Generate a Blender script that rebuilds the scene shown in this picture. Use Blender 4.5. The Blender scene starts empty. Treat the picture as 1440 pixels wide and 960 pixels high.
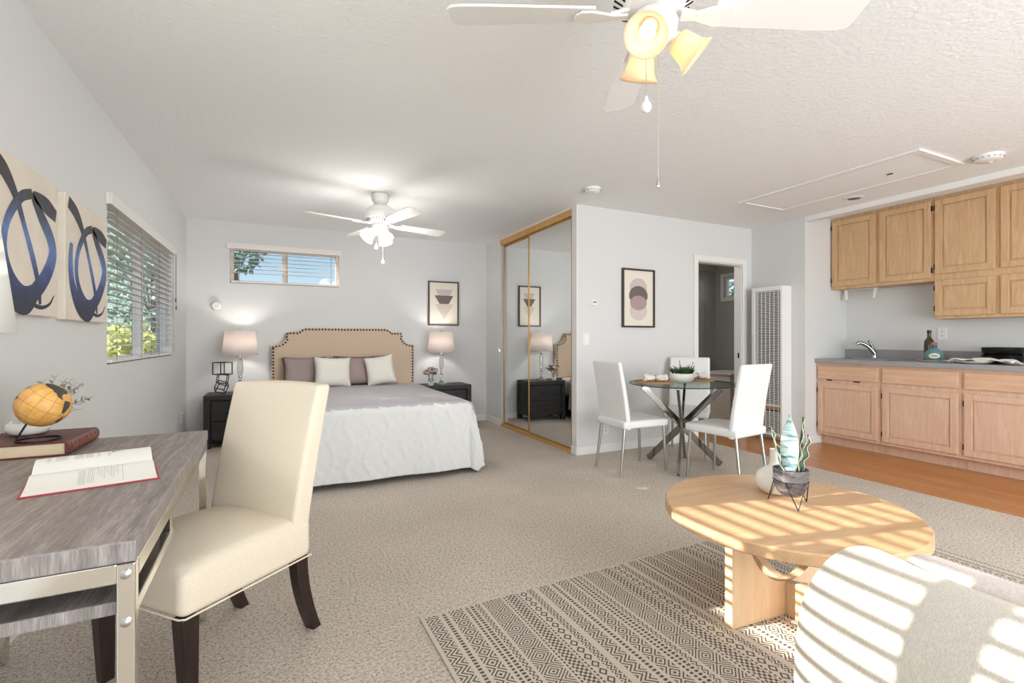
import bpy, bmesh, math, random
from mathutils import Vector, Matrix, noise
PI = math.pi
S = bpy.context.scene
C = S.collection
rnd = random.Random(7)

# ------------------------------------------------------------------ camera
EYE, YAW = 1.131, 0.4618
cam_d = bpy.data.cameras.new('camera')
cam = bpy.data.objects.new('camera', cam_d)
C.objects.link(cam)
cam.location = (0, 0, EYE)
cam.rotation_euler = (PI / 2, 0, -YAW)
cam_d.sensor_width = 36
cam_d.lens = 690 / 1440 * 36
cam_d.shift_x = -17 / 1440
cam_d.shift_y = -3.5 / 1440
cam_d.clip_start = 0.02
S.camera = cam

# ------------------------------------------------------------------ light
S.view_settings.view_transform = 'Standard'
S.view_settings.look = 'None'
S.view_settings.exposure = 0.32
S.view_settings.gamma = 1.0
S.view_settings.use_curve_mapping = False
S.cycles.use_denoising = True
S.cycles.max_bounces = 10
S.cycles.diffuse_bounces = 5
S.cycles.transparent_max_bounces = 16
S.cycles.sample_clamp_indirect = 6
S.cycles.caustics_reflective = False
S.cycles.caustics_refractive = False

SUN_DIR = Vector((1, -0.23, -0.42)).normalized()     # the way the light travels
SUN_STRENGTH = 12.5
SKY_STRENGTH = 0.13
SOUTH_FILL_W = 190            # fill light added behind the camera, at an opening made up for it
BED_LAMP_W = 6.5
FAN_BULB_W = 6.0

w = bpy.data.worlds.new('sky')
S.world = w
w.use_nodes = True
wn = w.node_tree
sky = wn.nodes.new('ShaderNodeTexSky')
sky.sky_type = 'NISHITA'
sky.sun_disc = False
sky.sun_elevation = math.radians(38)
sky.sun_rotation = math.radians(100)
sky.air_density = 1.0
sky.dust_density = 0.3
sky.ozone_density = 2.0
wn.links.new(sky.outputs[0], wn.nodes['Background'].inputs[0])
wn.nodes['Background'].inputs[1].default_value = SKY_STRENGTH

sd = bpy.data.lights.new('sun', 'SUN')
sd.energy = SUN_STRENGTH
sd.angle = math.radians(0.45)
sd.color = (1.0, 0.93, 0.82)
sun = bpy.data.objects.new('sun', sd)
C.objects.link(sun)
sun.rotation_euler = SUN_DIR.to_track_quat('-Z', 'Y').to_euler()
sun.location = (-6, 3, 5)

ad = bpy.data.lights.new('south_fill_light', 'AREA')
ad.shape = 'RECTANGLE'
ad.size, ad.size_y = 4.6, 2.1
ad.energy = SOUTH_FILL_W
ad.color = (0.90, 0.955, 1.0)
al = bpy.data.objects.new('south_fill_light', ad)
C.objects.link(al)
al.location = (2.5, -2.35, 1.2)
al.rotation_euler = (PI / 2, 0, 0)
wd_ = bpy.data.lights.new('side_fill_light', 'AREA')      # unseen fill lamp added outside the side window, brightening left-facing sides
wd_.shape = 'RECTANGLE'
wd_.size, wd_.size_y = 1.9, 1.1
wd_.energy = 40
wd_.color = (0.92, 0.96, 1.0)
wl_ = bpy.data.objects.new('side_fill_light', wd_)
C.objects.link(wl_)
wl_.location = (-1.45, .9, 1.55)
wl_.rotation_euler = (PI / 2, 0, -PI / 2)


# ------------------------------------------------------------------ helpers: shapes
def lin(c):
    return tuple((x / 255 / 12.92) if x / 255 <= 0.04045 else ((x / 255 + 0.055) / 1.055) ** 2.4 for x in c)


class MB:
    """collects shapes, links them as one mesh object"""
    def __init__(s):
        s.v, s.f, s.M = [], [], Matrix.Identity(4)

    def add(s, vs, fs):
        n = len(s.v)
        s.v += [tuple(s.M @ Vector(p)) for p in vs]
        s.f += [tuple(i + n for i in f) for f in fs]
        return s

    def box(s, x0, x1, y0, y1, z0, z1):
        x0, x1 = min(x0, x1), max(x0, x1)
        y0, y1 = min(y0, y1), max(y0, y1)
        z0, z1 = min(z0, z1), max(z0, z1)
        vs = [(x, y, z) for z in (z0, z1) for y in (y0, y1) for x in (x0, x1)]
        return s.add(vs, [(0, 2, 3, 1), (4, 5, 7, 6), (0, 1, 5, 4), (2, 6, 7, 3), (0, 4, 6, 2), (1, 3, 7, 5)])

    def bar(s, p0, p1, wx, wy, up=(0, 0, 1), wx1=None, wy1=None):
        p0, p1 = Vector(p0), Vector(p1)
        d = (p1 - p0).normalized()
        up = Vector(up)
        if abs(d.dot(up)) > .98:
            up = Vector((1, 0, 0))
        a = d.cross(up).normalized()
        b = a.cross(d).normalized()
        wx1 = wx if wx1 is None else wx1
        wy1 = wy if wy1 is None else wy1
        vs = []
        for p, u, q in ((p0, wx, wy), (p1, wx1, wy1)):
            for i, j in ((-1, -1), (1, -1), (1, 1), (-1, 1)):
                vs.append(tuple(p + a * i * u / 2 + b * j * q / 2))
        return s.add(vs, [(0, 1, 2, 3), (7, 6, 5, 4), (0, 4, 5, 1), (1, 5, 6, 2), (2, 6, 7, 3), (3, 7, 4, 0)])

    def tube(s, path, r, n=8, closed=False, caps=True):
        path = [Vector(p) for p in path]
        m = len(path)
        rs = r if isinstance(r, (list, tuple)) else [r] * m
        vs, fs = [], []
        ref = None
        for i, p in enumerate(path):
            if closed:
                d = path[(i + 1) % m] - path[i - 1]
            else:
                d = path[min(i + 1, m - 1)] - path[max(i - 1, 0)]
            d.normalize()
            if ref is None:
                ref = Vector((0, 0, 1)) if abs(d.z) < .9 else Vector((1, 0, 0))
            a = d.cross(ref)
            if a.length < 1e-5:
                a = d.orthogonal()
            a.normalize()
            b = a.cross(d).normalized()
            ref = b
            for k in range(n):
                t = 2 * PI * k / n
                vs.append(tuple(p + (a * math.cos(t) + b * math.sin(t)) * rs[i]))
        for i in range(m if closed else m - 1):
            j = (i + 1) % m
            for k in range(n):
                l = (k + 1) % n
                fs.append((i * n + k, i * n + l, j * n + l, j * n + k))
        if not closed and caps:
            fs.append(tuple(range(n))[::-1])
            fs.append(tuple((m - 1) * n + k for k in range(n)))
        return s.add(vs, fs)

    def lathe(s, prof, n=32, c=(0, 0, 0), caps=True, wave=None):
        vs, fs = [], []
        m = len(prof)
        for i, (r, z) in enumerate(prof):
            for k in range(n):
                t = 2 * PI * k / n
                rr = r * (1 + (wave(i, t) if wave else 0))
                vs.append((c[0] + rr * math.cos(t), c[1] + rr * math.sin(t), c[2] + z))
        for i in range(m - 1):
            for k in range(n):
                l = (k + 1) % n
                fs.append((i * n + k, i * n + l, (i + 1) * n + l, (i + 1) * n + k))
        if caps:
            fs.append(tuple(range(n))[::-1])
            fs.append(tuple((m - 1) * n + k for k in range(n)))
        return s.add(vs, fs)

    def prism(s, poly, h0, h1, f=lambda a, b, h: (a, b, h)):
        n = len(poly)
        vs = [f(a, b, h0) for a, b in poly] + [f(a, b, h1) for a, b in poly]
        fs = [tuple(range(n))[::-1], tuple(range(n, 2 * n))]
        fs += [(i, (i + 1) % n, n + (i + 1) % n, n + i) for i in range(n)]
        return s.add(vs, fs)

    def sphere(s, c, r, nu=16, nv=10):
        rx, ry, rz = r if isinstance(r, (tuple, list)) else (r, r, r)
        vs, fs = [(c[0], c[1], c[2] - rz)], []
        for j in range(1, nv):
            ph = -PI / 2 + PI * j / nv
            for i in range(nu):
                t = 2 * PI * i / nu
                vs.append((c[0] + rx * math.cos(ph) * math.cos(t), c[1] + ry * math.cos(ph) * math.sin(t), c[2] + rz * math.sin(ph)))
        vs.append((c[0], c[1], c[2] + rz))
        for i in range(nu):
            k = (i + 1) % nu
            fs.append((0, 1 + k, 1 + i))
            for j in range(nv - 2):
                a = 1 + j * nu
                fs.append((a + i, a + k, a + nu + k, a + nu + i))
            a = 1 + (nv - 2) * nu
            fs.append((a + i, a + k, len(vs) - 1))
        return s.add(vs, fs)

    def grid(s, fn, nu, nv, cu=False):
        vs, fs = [], []
        for j in range(nv + 1):
            for i in range(nu if cu else nu + 1):
                vs.append(tuple(fn(i / nu, j / nv)))
        W = nu if cu else nu + 1
        for j in range(nv):
            for i in range(nu):
                k = (i + 1) % W if cu else i + 1
                fs.append((j * W + i, j * W + k, (j + 1) * W + k, (j + 1) * W + i))
        return s.add(vs, fs)

    def build(s, name, mat, parent=None, smooth=None, bevel=0, seg=2, subsurf=0, solid=0, loc=None, fix=True):
        me = bpy.data.meshes.new(name)
        me.from_pydata(s.v, [], s.f)
        if fix:
            bm = bmesh.new()
            bm.from_mesh(me)
            bmesh.ops.recalc_face_normals(bm, faces=bm.faces)
            bm.to_mesh(me)
            bm.free()
        if smooth is not None:
            me.polygons.foreach_set('use_smooth', [True] * len(me.polygons))
            if smooth > 0:
                me.set_sharp_from_angle(angle=math.radians(smooth))
        me.materials.append(mat)
        o = bpy.data.objects.new(name, me)
        C.objects.link(o)
        if parent:
            o.parent = parent
        if loc:
            o.location = loc
        if solid:
            m = o.modifiers.new('solid', 'SOLIDIFY')
            m.thickness = solid
            m.offset = 0
        if bevel:
            m = o.modifiers.new('bevel', 'BEVEL')
            m.width = bevel
            m.segments = seg
            m.limit_method = 'ANGLE'
            m.angle_limit = math.radians(40)
        if subsurf:
            m = o.modifiers.new('sub', 'SUBSURF')
            m.levels = m.render_levels = subsurf
        return o


def thing(name, label, cat, loc=(0, 0, 0), rz=0, group=None):
    o = bpy.data.objects.new(name, None)
    C.objects.link(o)
    o.empty_display_size = .1
    o.location = loc
    o.rotation_euler = (0, 0, rz)
    return tag(o, label, cat, group)


def tag(o, label, cat, group=None, kind=None):
    o['label'] = label
    o['category'] = cat
    if group:
        o['group'] = group
    if kind:
        o['kind'] = kind
    return o


def struct(o):
    o['kind'] = 'structure'
    return o


def box(name, m, x0, x1, y0, y1, z0, z1, parent=None, bevel=0, seg=2):
    return MB().box(x0, x1, y0, y1, z0, z1).build(name, m, parent, bevel=bevel, seg=seg)


def kids(o):
    return [c for c in bpy.data.objects if c.parent == o]


def dup(root, loc, rz, label, group=None):
    r = root.copy()
    C.objects.link(r)
    r.location = loc
    r.rotation_euler = (0, 0, rz)
    r['label'] = label
    if group:
        r['group'] = group
    for ch in kids(root):
        c = ch.copy()
        C.objects.link(c)
        c.parent = r
        for g in kids(ch):
            d = g.copy()
            C.objects.link(d)
            d.parent = c
    return r


def bez(pts, n=24):
    """smooth curve through points (Catmull-Rom)"""
    P = [Vector(p) for p in pts]
    P = [P[0] * 2 - P[1]] + P + [P[-1] * 2 - P[-2]]
    out = []
    segs = len(P) - 3
    for i in range(n + 1):
        t = i / n * segs
        k = min(int(t), segs - 1)
        t -= k
        a, b, c, d = P[k:k + 4]
        out.append(.5 * ((2 * b) + (c - a) * t + (2 * a - 5 * b + 4 * c - d) * t * t + (3 * b - a - 3 * c + d) * t ** 3))
    return out


# ------------------------------------------------------------------ helpers: materials
class X:
    """arithmetic on node sockets"""
    nt = None

    def __init__(s, sock):
        s.s = sock

    @staticmethod
    def op(o, *a):
        n = X.nt.nodes.new('ShaderNodeMath')
        n.operation = o
        for i, q in enumerate(a):
            if isinstance(q, X):
                X.nt.links.new(q.s, n.inputs[i])
            else:
                n.inputs[i].default_value = q
        return X(n.outputs[0])

    def __add__(s, o): return X.op('ADD', s, o)
    def __sub__(s, o): return X.op('SUBTRACT', s, o)
    def __mul__(s, o): return X.op('MULTIPLY', s, o)
    def fr(s): return X.op('FRACT', s)
    def ab(s): return X.op('ABSOLUTE', s)
    def lt(s, o): return X.op('LESS_THAN', s, o)
    def gt(s, o): return X.op('GREATER_THAN', s, o)
    def mx(s, o): return X.op('MAXIMUM', s, o)
    def tri(s): return ((s.fr() - .5).ab()) * 2


def newmat(name):
    m = bpy.data.materials.new(name)
    m.use_nodes = True
    nt = m.node_tree
    return m, nt, nt.nodes['Principled BSDF']


def coords(nt, kind='Object', scale=(1, 1, 1), rot=(0, 0, 0)):
    tc = nt.nodes.new('ShaderNodeTexCoord')
    mp = nt.nodes.new('ShaderNodeMapping')
    mp.inputs['Scale'].default_value = scale
    mp.inputs['Rotation'].default_value = rot
    nt.links.new(tc.outputs[kind], mp.inputs[0])
    return mp.outputs[0]


def tnoise(nt, vec, scale, detail=4, rough=.55, dist=0):
    n = nt.nodes.new('ShaderNodeTexNoise')
    n.inputs['Scale'].default_value = scale
    n.inputs['Detail'].default_value = detail
    n.inputs['Roughness'].default_value = rough
    n.inputs['Distortion'].default_value = dist
    nt.links.new(vec, n.inputs['Vector'])
    return n.outputs['Fac']


def ramp(nt, fac, stops):
    r = nt.nodes.new('ShaderNodeValToRGB')
    e = r.color_ramp.elements
    while len(e) < len(stops):
        e.new(.5)
    for el, (p, c) in zip(e, stops):
        el.position = p
        el.color = lin(c) + (1,)
    nt.links.new(fac, r.inputs[0])
    return r.outputs[0]


def bump(nt, bs, h, strength=.3, dist=.01):
    b = nt.nodes.new('ShaderNodeBump')
    b.inputs['Strength'].default_value = strength
    b.inputs['Distance'].default_value = dist
    nt.links.new(h, b.inputs['Height'])
    nt.links.new(b.outputs[0], bs.inputs['Normal'])


def mat(name, col, rough=.5, metal=0, spec=.5, bscale=0, bstr=.3, bdist=.005, var=0, vscale=8, emit=None, estr=0, bvec=(1, 1, 1)):
    m, nt, bs = newmat(name)
    bs.inputs['Base Color'].default_value = lin(col) + (1,)
    bs.inputs['Roughness'].default_value = rough
    bs.inputs['Metallic'].default_value = metal
    bs.inputs['Specular IOR Level'].default_value = spec
    if var:
        f = tnoise(nt, coords(nt), vscale)
        a = tuple(max(0, c - var) for c in col)
        b = tuple(min(255, c + var) for c in col)
        nt.links.new(ramp(nt, f, [(.3, a), (.7, b)]), bs.inputs['Base Color'])
    if bscale:
        bump(nt, bs, tnoise(nt, coords(nt, scale=bvec), bscale), bstr, bdist)
    if emit:
        bs.inputs['Emission Color'].default_value = lin(emit) + (1,)
        bs.inputs['Emission Strength'].default_value = estr
    return m


def wood(name, stops, scale=(1, 1, 1), grain=30, rough=.45, dist=1.5, fine=.25, bstr=.15, spec=.4):
    """grain runs along the axis that carries the small scale number"""
    m, nt, bs = newmat(name)
    v = coords(nt, scale=scale)
    f1 = tnoise(nt, v, grain * .18, 5, .6, dist)
    f2 = tnoise(nt, v, grain * 2.2, 3, .7, .2)
    mx = nt.nodes.new('ShaderNodeMix')
    mx.inputs[0].default_value = fine
    nt.links.new(f1, mx.inputs[2])
    nt.links.new(f2, mx.inputs[3])
    nt.links.new(ramp(nt, mx.outputs[0], stops), bs.inputs['Base Color'])
    bs.inputs['Roughness'].default_value = rough
    bs.inputs['Specular IOR Level'].default_value = spec
    bump(nt, bs, f2, bstr, .002)
    return m


def fabric(name, col, var=10, scale=500, rough=.9, bstr=.25, stretch=(1, 1, 1), dist=.002):
    m, nt, bs = newmat(name)
    v = coords(nt, scale=stretch)
    f = tnoise(nt, v, scale, 2, .7)
    a = tuple(max(0, c - var) for c in col)
    b = tuple(min(255, c + var) for c in col)
    nt.links.new(ramp(nt, f, [(.3, a), (.7, b)]), bs.inputs['Base Color'])
    bs.inputs['Roughness'].default_value = rough
    bs.inputs['Specular IOR Level'].default_value = .15
    bump(nt, bs, f, bstr, dist)
    return m


def leafmat(name, col):
    m, nt, bs = newmat(name)
    d = nt.nodes.new('ShaderNodeBsdfTranslucent')
    mx = nt.nodes.new('ShaderNodeMixShader')
    mx.inputs[0].default_value = .5
    c = ramp(nt, tnoise(nt, coords(nt), 3), [(.3, tuple(x - 24 for x in col)), (.7, tuple(x + 24 for x in col))])
    nt.links.new(c, bs.inputs['Base Color'])
    nt.links.new(c, d.inputs[0])
    bs.inputs['Roughness'].default_value = .6
    nt.links.new(bs.outputs[0], mx.inputs[1])
    nt.links.new(d.outputs[0], mx.inputs[2])
    nt.links.new(mx.outputs[0], nt.nodes['Material Output'].inputs[0])
    return m


def thin_glass(name, tint=(255, 255, 255), gloss=.08):
    m, nt, bs = newmat(name)
    nt.nodes.remove(bs)
    t = nt.nodes.new('ShaderNodeBsdfTransparent')
    t.inputs[0].default_value = lin(tint) + (1,)
    g = nt.nodes.new('ShaderNodeBsdfGlossy')
    g.inputs['Roughness'].default_value = .02
    lw = nt.nodes.new('ShaderNodeLayerWeight')
    lw.inputs['Blend'].default_value = .5
    X.nt = nt
    fac = X.op('POWER', X(lw.outputs['Facing']), 5.0) * .35 + gloss * .3
    mx = nt.nodes.new('ShaderNodeMixShader')
    nt.links.new(fac.s, mx.inputs[0])
    nt.links.new(t.outputs[0], mx.inputs[1])
    nt.links.new(g.outputs[0], mx.inputs[2])
    nt.links.new(mx.outputs[0], nt.nodes['Material Output'].inputs[0])
    return m


def shade_mat(name, col, trans, mixf=.5, ecol=None, estr=0):
    """lamp shade: diffuse cloth or opal glass that lets light through; a lit one glows"""
    m, nt, bs = newmat(name)
    nt.nodes.remove(bs)
    d = nt.nodes.new('ShaderNodeBsdfDiffuse')
    d.inputs[0].default_value = lin(col) + (1,)
    t = nt.nodes.new('ShaderNodeBsdfTranslucent')
    t.inputs[0].default_value = lin(trans) + (1,)
    mx = nt.nodes.new('ShaderNodeMixShader')
    mx.inputs[0].default_value = mixf
    nt.links.new(d.outputs[0], mx.inputs[1])
    nt.links.new(t.outputs[0], mx.inputs[2])
    out = mx.outputs[0]
    if estr:
        e = nt.nodes.new('ShaderNodeEmission')
        e.inputs[0].default_value = lin(ecol) + (1,)
        e.inputs[1].default_value = estr
        ad_ = nt.nodes.new('ShaderNodeAddShader')
        nt.links.new(out, ad_.inputs[0])
        nt.links.new(e.outputs[0], ad_.inputs[1])
        out = ad_.outputs[0]
    nt.links.new(out, nt.nodes['Material Output'].inputs[0])
    return m


def emitter(name, col, strength):
    m, nt, bs = newmat(name)
    bs.inputs['Base Color'].default_value = lin(col) + (1,)
    bs.inputs['Emission Color'].default_value = lin(col) + (1,)
    bs.inputs['Emission Strength'].default_value = strength
    return m


M = {}
M['wall'] = mat('wall_paint', (217, 217, 216), .85, spec=.2, bscale=38, bstr=.22, bdist=.006)
M['ceiling'] = mat('ceiling_texture_paint', (240, 240, 239), .9, spec=.15, bscale=46, bstr=.5, bdist=.008)
M['trim'] = mat('trim_paint', (232, 230, 227), .5)
M['hall'] = mat('grey_hall_paint', (168, 168, 165), .35)
M['white'] = mat('white_enamel', (236, 235, 232), .35)
M['whitep'] = mat('white_plastic', (232, 231, 228), .4)
M['chrome'] = mat('chrome', (225, 222, 214), .12, 1)
M['chromed'] = mat('dark_chrome', (150, 149, 146), .1, 1)
M['steel'] = mat('brushed_steel', (190, 190, 188), .3, 1)
M['black'] = mat('black_metal', (22, 21, 21), .45, 0)
M['blackg'] = mat('black_glaze', (14, 15, 18), .22)
M['dark'] = mat('dark_void', (18, 17, 17), .8)
M['gold'] = mat('gold_metal', (196, 152, 84), .32, .75)
M['goldwood'] = mat('honey_wood_track', (198, 152, 88), .4, var=10, vscale=20)
M['mirror'] = mat('mirror_silver', (240, 242, 241), .01, 1)
M['glass'] = thin_glass('window_glass')
M['tglass'] = thin_glass('table_glass', (222, 232, 228))
M['desk'] = wood('grey_driftwood', [(.25, (88, 80, 77)), (.5, (142, 132, 127)), (.72, (186, 177, 171))], (6, .45, 6), 22, .4, 2.0, .45, .2)
M['espresso'] = wood('espresso_wood', [(.3, (30, 20, 18)), (.7, (58, 42, 36))], (4, 4, .3), 18, .3)
M['stand'] = wood('charcoal_oak', [(.28, (24, 21, 21)), (.5, (40, 36, 35)), (.75, (62, 57, 55))], (.4, 5, 5), 24, .5, 1.2, .4, .2)
M['oak'] = wood('whitewashed_oak_upper', [(.25, (176, 140, 102)), (.5, (204, 168, 128)), (.75, (220, 188, 150))], (5, 5, .5), 22, .45, 1.8, .35, .12)
M['oakb'] = wood('whitewashed_oak_base', [(.25, (198, 158, 130)), (.5, (218, 182, 156)), (.75, (232, 204, 182))], (5, 5, .5), 22, .45, 1.8, .35, .12)
M['oakh'] = wood('whitewashed_oak_drawer', [(.25, (198, 154, 124)), (.5, (218, 178, 148)), (.75, (230, 199, 172))], (5, .5, 5), 22, .45, 1.8, .35, .12)
M['ctable'] = wood('pale_oak_table', [(.25, (182, 142, 102)), (.5, (201, 162, 122)), (.75, (215, 181, 143))], (.5, 6, 6), 20, .4, 1.2, .4, .1)
M['ctleg'] = wood('pale_oak_leg', [(.25, (192, 158, 122)), (.5, (212, 180, 144)), (.75, (225, 198, 164))], (6, 6, .5), 20, .4, 1.2, .4, .1)
M['counter'] = mat('grey_laminate', (156, 155, 158), .35, var=8, vscale=120)
M['linen'] = fabric('cream_linen', (230, 217, 196), 9, 420, .9, .3)
M['headlinen'] = fabric('tan_linen', (204, 182, 160), 12, 330, .9, .3, (1, 1, 3))
M['leather'] = mat('white_leatherette', (230, 229, 227), .45, bscale=90, bstr=.06)
M['boucle'] = fabric('white_woven_linen', (208, 200, 188), 12, 160, .95, .45, (3, 3, .25), .003)
M['bouclep'] = fabric('blush_white_linen', (212, 201, 195), 8, 200, .95, .3)
M['mauve'] = fabric('mauve_grey_cotton', (158, 140, 136), 8, 300)
M['taupe'] = fabric('taupe_cotton', (156, 138, 120), 8, 300)
M['offwhite'] = fabric('off_white_cotton', (226, 220, 210), 6, 300)
M['piping'] = mat('dark_piping', (84, 70, 64), .8)
M['lavender'] = fabric('lavender_grey_quilt', (188, 184, 190), 6, 120, .95, .3, (1, 1, 1), .004)
M['coverlet'] = fabric('white_tufted_coverlet', (226, 226, 224), 5, 200, .95, .3)
M['stud'] = mat('bronze_studs', (70, 56, 48), .35, .6)
M['frame'] = mat('dark_wood_frame', (62, 50, 44), .45)
M['paper'] = mat('cream_art_paper', (230, 222, 208), .8)
M['page'] = mat('book_page', (242, 239, 231), .8)
M['pageedge'] = mat('aged_page_edges', (226, 206, 174), .85, bscale=200, bstr=.3, bvec=(.1, .1, 3))
M['leatherbook'] = mat('oxblood_leather', (98, 44, 40), .45, var=14, vscale=60)
M['redcover'] = mat('red_cover', (176, 52, 58), .5)
M['ink'] = mat('faded_ink', (188, 186, 182), .9)
M['inkd'] = mat('dark_ink', (50, 50, 52), .9)
M['art_l'] = mat('art_pale_taupe', (198, 188, 182), .9)
M['art_d'] = mat('art_dark_taupe', (112, 102, 98), .9)
M['art_p'] = mat('art_dusty_pink', (170, 150, 146), .9)
M['art_pp'] = mat('art_pale_pink', (208, 196, 190), .9)
M['canvas'] = mat('primed_canvas', (222, 212, 198), .85, var=8, vscale=6)
M['cream_rope'] = mat('rope_weave', (176, 136, 94), .9, bscale=140, bstr=.6)
def crystal_mat():
    m, nt, bs = newmat('crystal')
    bs.inputs['Base Color'].default_value = (.96, .97, .98, 1)
    bs.inputs['Roughness'].default_value = .03
    bs.inputs['Transmission Weight'].default_value = .85
    bs.inputs['IOR'].default_value = 1.45
    return m


M['teal'] = thin_glass('teal_glass', (110, 178, 182))
M['tealg'] = mat('teal_glass_body', (98, 136, 136), .12)
M['bottle'] = mat('dark_olive_glass', (58, 52, 22), .08)
M['cork'] = mat('cork_stopper', (168, 112, 74), .8)
M['blueband'] = mat('blue_collar_band', (58, 88, 130), .5)
M['label'] = mat('bottle_paper_label', (226, 224, 212), .7)
M['china'] = mat('white_china', (238, 236, 232), .2)
M['towel'] = fabric('white_towel', (228, 224, 218), 6, 250)
M['greenleaf'] = mat('green_leaf', (58, 92, 52), .5, var=14, vscale=40)
M['soil'] = mat('dark_soil', (52, 42, 34), .95)
M['stemgrey'] = mat('grey_sprig', (150, 146, 128), .8)
M['crystal'] = crystal_mat()
M['vase'] = mat('white_ceramic', (238, 235, 228), .22)
M['sconce'] = shade_mat('lit_linen_shade', (244, 236, 232), (254, 246, 241), .5)
M['shade_cold'] = shade_mat('unlit_white_shade', (240, 239, 236), (235, 232, 226), .35)
M['opal'] = shade_mat('lit_cream_glass', (250, 234, 208), (253, 236, 206), .5)
M['opalw'] = shade_mat('lit_white_glass', (250, 250, 248), (255, 252, 246), .6)
M['bulb'] = emitter('lit_bulb', (255, 240, 214), 4.0)
M['bulbw'] = emitter('lit_white_bulb', (255, 250, 244), 8.0)


def mat_carpet():
    m, nt, bs = newmat('beige_cut_pile_carpet')
    v = coords(nt)
    X.nt = nt
    f1 = (X(tnoise(nt, v, 80, 3, .8)) * .5 + X(tnoise(nt, v, 210, 2, .8)) * .5).s
    f2 = tnoise(nt, v, 1.6, 3)
    c1 = ramp(nt, f1, [(.41, (140, 126, 112)), (.475, (202, 190, 176)), (.56, (228, 218, 206))])
    mx = nt.nodes.new('ShaderNodeMix')
    mx.data_type = 'RGBA'
    mx.blend_type = 'MULTIPLY'
    mx.inputs[0].default_value = 1
    nt.links.new(c1, mx.inputs[6])
    nt.links.new(ramp(nt, f2, [(.3, (240, 240, 240)), (.7, (255, 255, 255))]), mx.inputs[7])
    nt.links.new(mx.outputs[2], bs.inputs['Base Color'])
    bs.inputs['Roughness'].default_value = 1
    bs.inputs['Specular IOR Level'].default_value = .05
    bump(nt, bs, f1, .5, .008)
    return m


def mat_floorwood():
    m, nt, bs = newmat('honey_oak_floor_boards')
    v = coords(nt, rot=(0, 0, PI / 2))
    b = nt.nodes.new('ShaderNodeTexBrick')
    b.inputs['Scale'].default_value = 1
    b.inputs['Brick Width'].default_value = .75
    b.inputs['Row Height'].default_value = .057
    b.inputs['Mortar Size'].default_value = .0012
    b.inputs['Color1'].default_value = lin((190, 128, 72)) + (1,)
    b.inputs['Color2'].default_value = lin((208, 148, 92)) + (1,)
    b.inputs['Mortar'].default_value = lin((120, 70, 34)) + (1,)
    nt.links.new(v, b.inputs['Vector'])
    g = tnoise(nt, coords(nt, scale=(14, .8, 1)), 8, 4, .6, .6)
    mx = nt.nodes.new('ShaderNodeMix')
    mx.data_type = 'RGBA'
    mx.blend_type = 'MULTIPLY'
    mx.inputs[0].default_value = 1
    nt.links.new(b.outputs[0], mx.inputs[6])
    nt.links.new(ramp(nt, g, [(.3, (218, 205, 190)), (.65, (255, 255, 255))]), mx.inputs[7])
    nt.links.new(mx.outputs[2], bs.inputs['Base Color'])
    bs.inputs['Roughness'].default_value = .28
    return m


def mat_rug():
    m, nt, bs = newmat('flatweave_rug_bands')
    X.nt = nt
    tc = nt.nodes.new('ShaderNodeTexCoord')
    sp = nt.nodes.new('ShaderNodeSeparateXYZ')
    nt.links.new(tc.outputs['Object'], sp.inputs[0])
    x0, y = X(sp.outputs[0]), X(sp.outputs[1])
    P = .52
    x = ((x0 + 1.32) * (1 / P)).fr() * .70
    yr = y
    y = y * 1.35
    bands = [(.02, .095, 'Z'), (.115, .135, 'L'), (.155, .235, 'D'), (.252, .268, 'L'), (.28, .30, 'L'), (.31, .34, 'S'),
             (.355, .475, 'B'), (.487, .497, 'L'), (.505, .565, 'C'), (.573, .583, 'L'), (.592, .635, 'O'), (.645, .685, 'S')]
    tot = None
    for a, b, k in bands:
        mask = x.gt(a) * x.lt(b)
        mid = (a + b) / 2
        xm = (x - mid).ab()
        if k == 'Z':
            p = ((x * 38 + (y * 14).tri() * 1.6).fr()).lt(.42)
        elif k == 'D':
            p = ((xm * 42 + (y * 11).tri() * 1.9).fr()).lt(.42)
        elif k == 'B':
            p = ((xm * 46 + (y * 8).tri() * 3.2).fr()).lt(.42)
        elif k == 'C':
            p = (((x * 33).fr() - .5) * ((y * 33).fr() - .5)).gt(0)
        elif k == 'S':
            p = ((x * 45 + (y * 30).tri() * .9).fr()).lt(.45)
        elif k == 'O':
            p = (((xm * 30) + ((y * 17).tri() * .75) - .55).ab()).lt(.16)
        else:
            p = ((y * 42).fr()).lt(.6)
        q = mask * p
        tot = q if tot is None else tot.mx(q)
    tot = tot * yr.lt(1.485) * yr.gt(-1.485)
    nz = X(tnoise(nt, coords(nt), 260, 2, .7))
    tot = tot * nz.gt(.36)
    nt.links.new(ramp(nt, tot.s, [(0, (206, 196, 181)), (1, (92, 85, 80))]), bs.inputs['Base Color'])
    bs.inputs['Roughness'].default_value = .95
    bs.inputs['Specular IOR Level'].default_value = .1
    bump(nt, bs, (nz * .5 + tot * .5).s, .4, .004)
    return m


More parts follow.
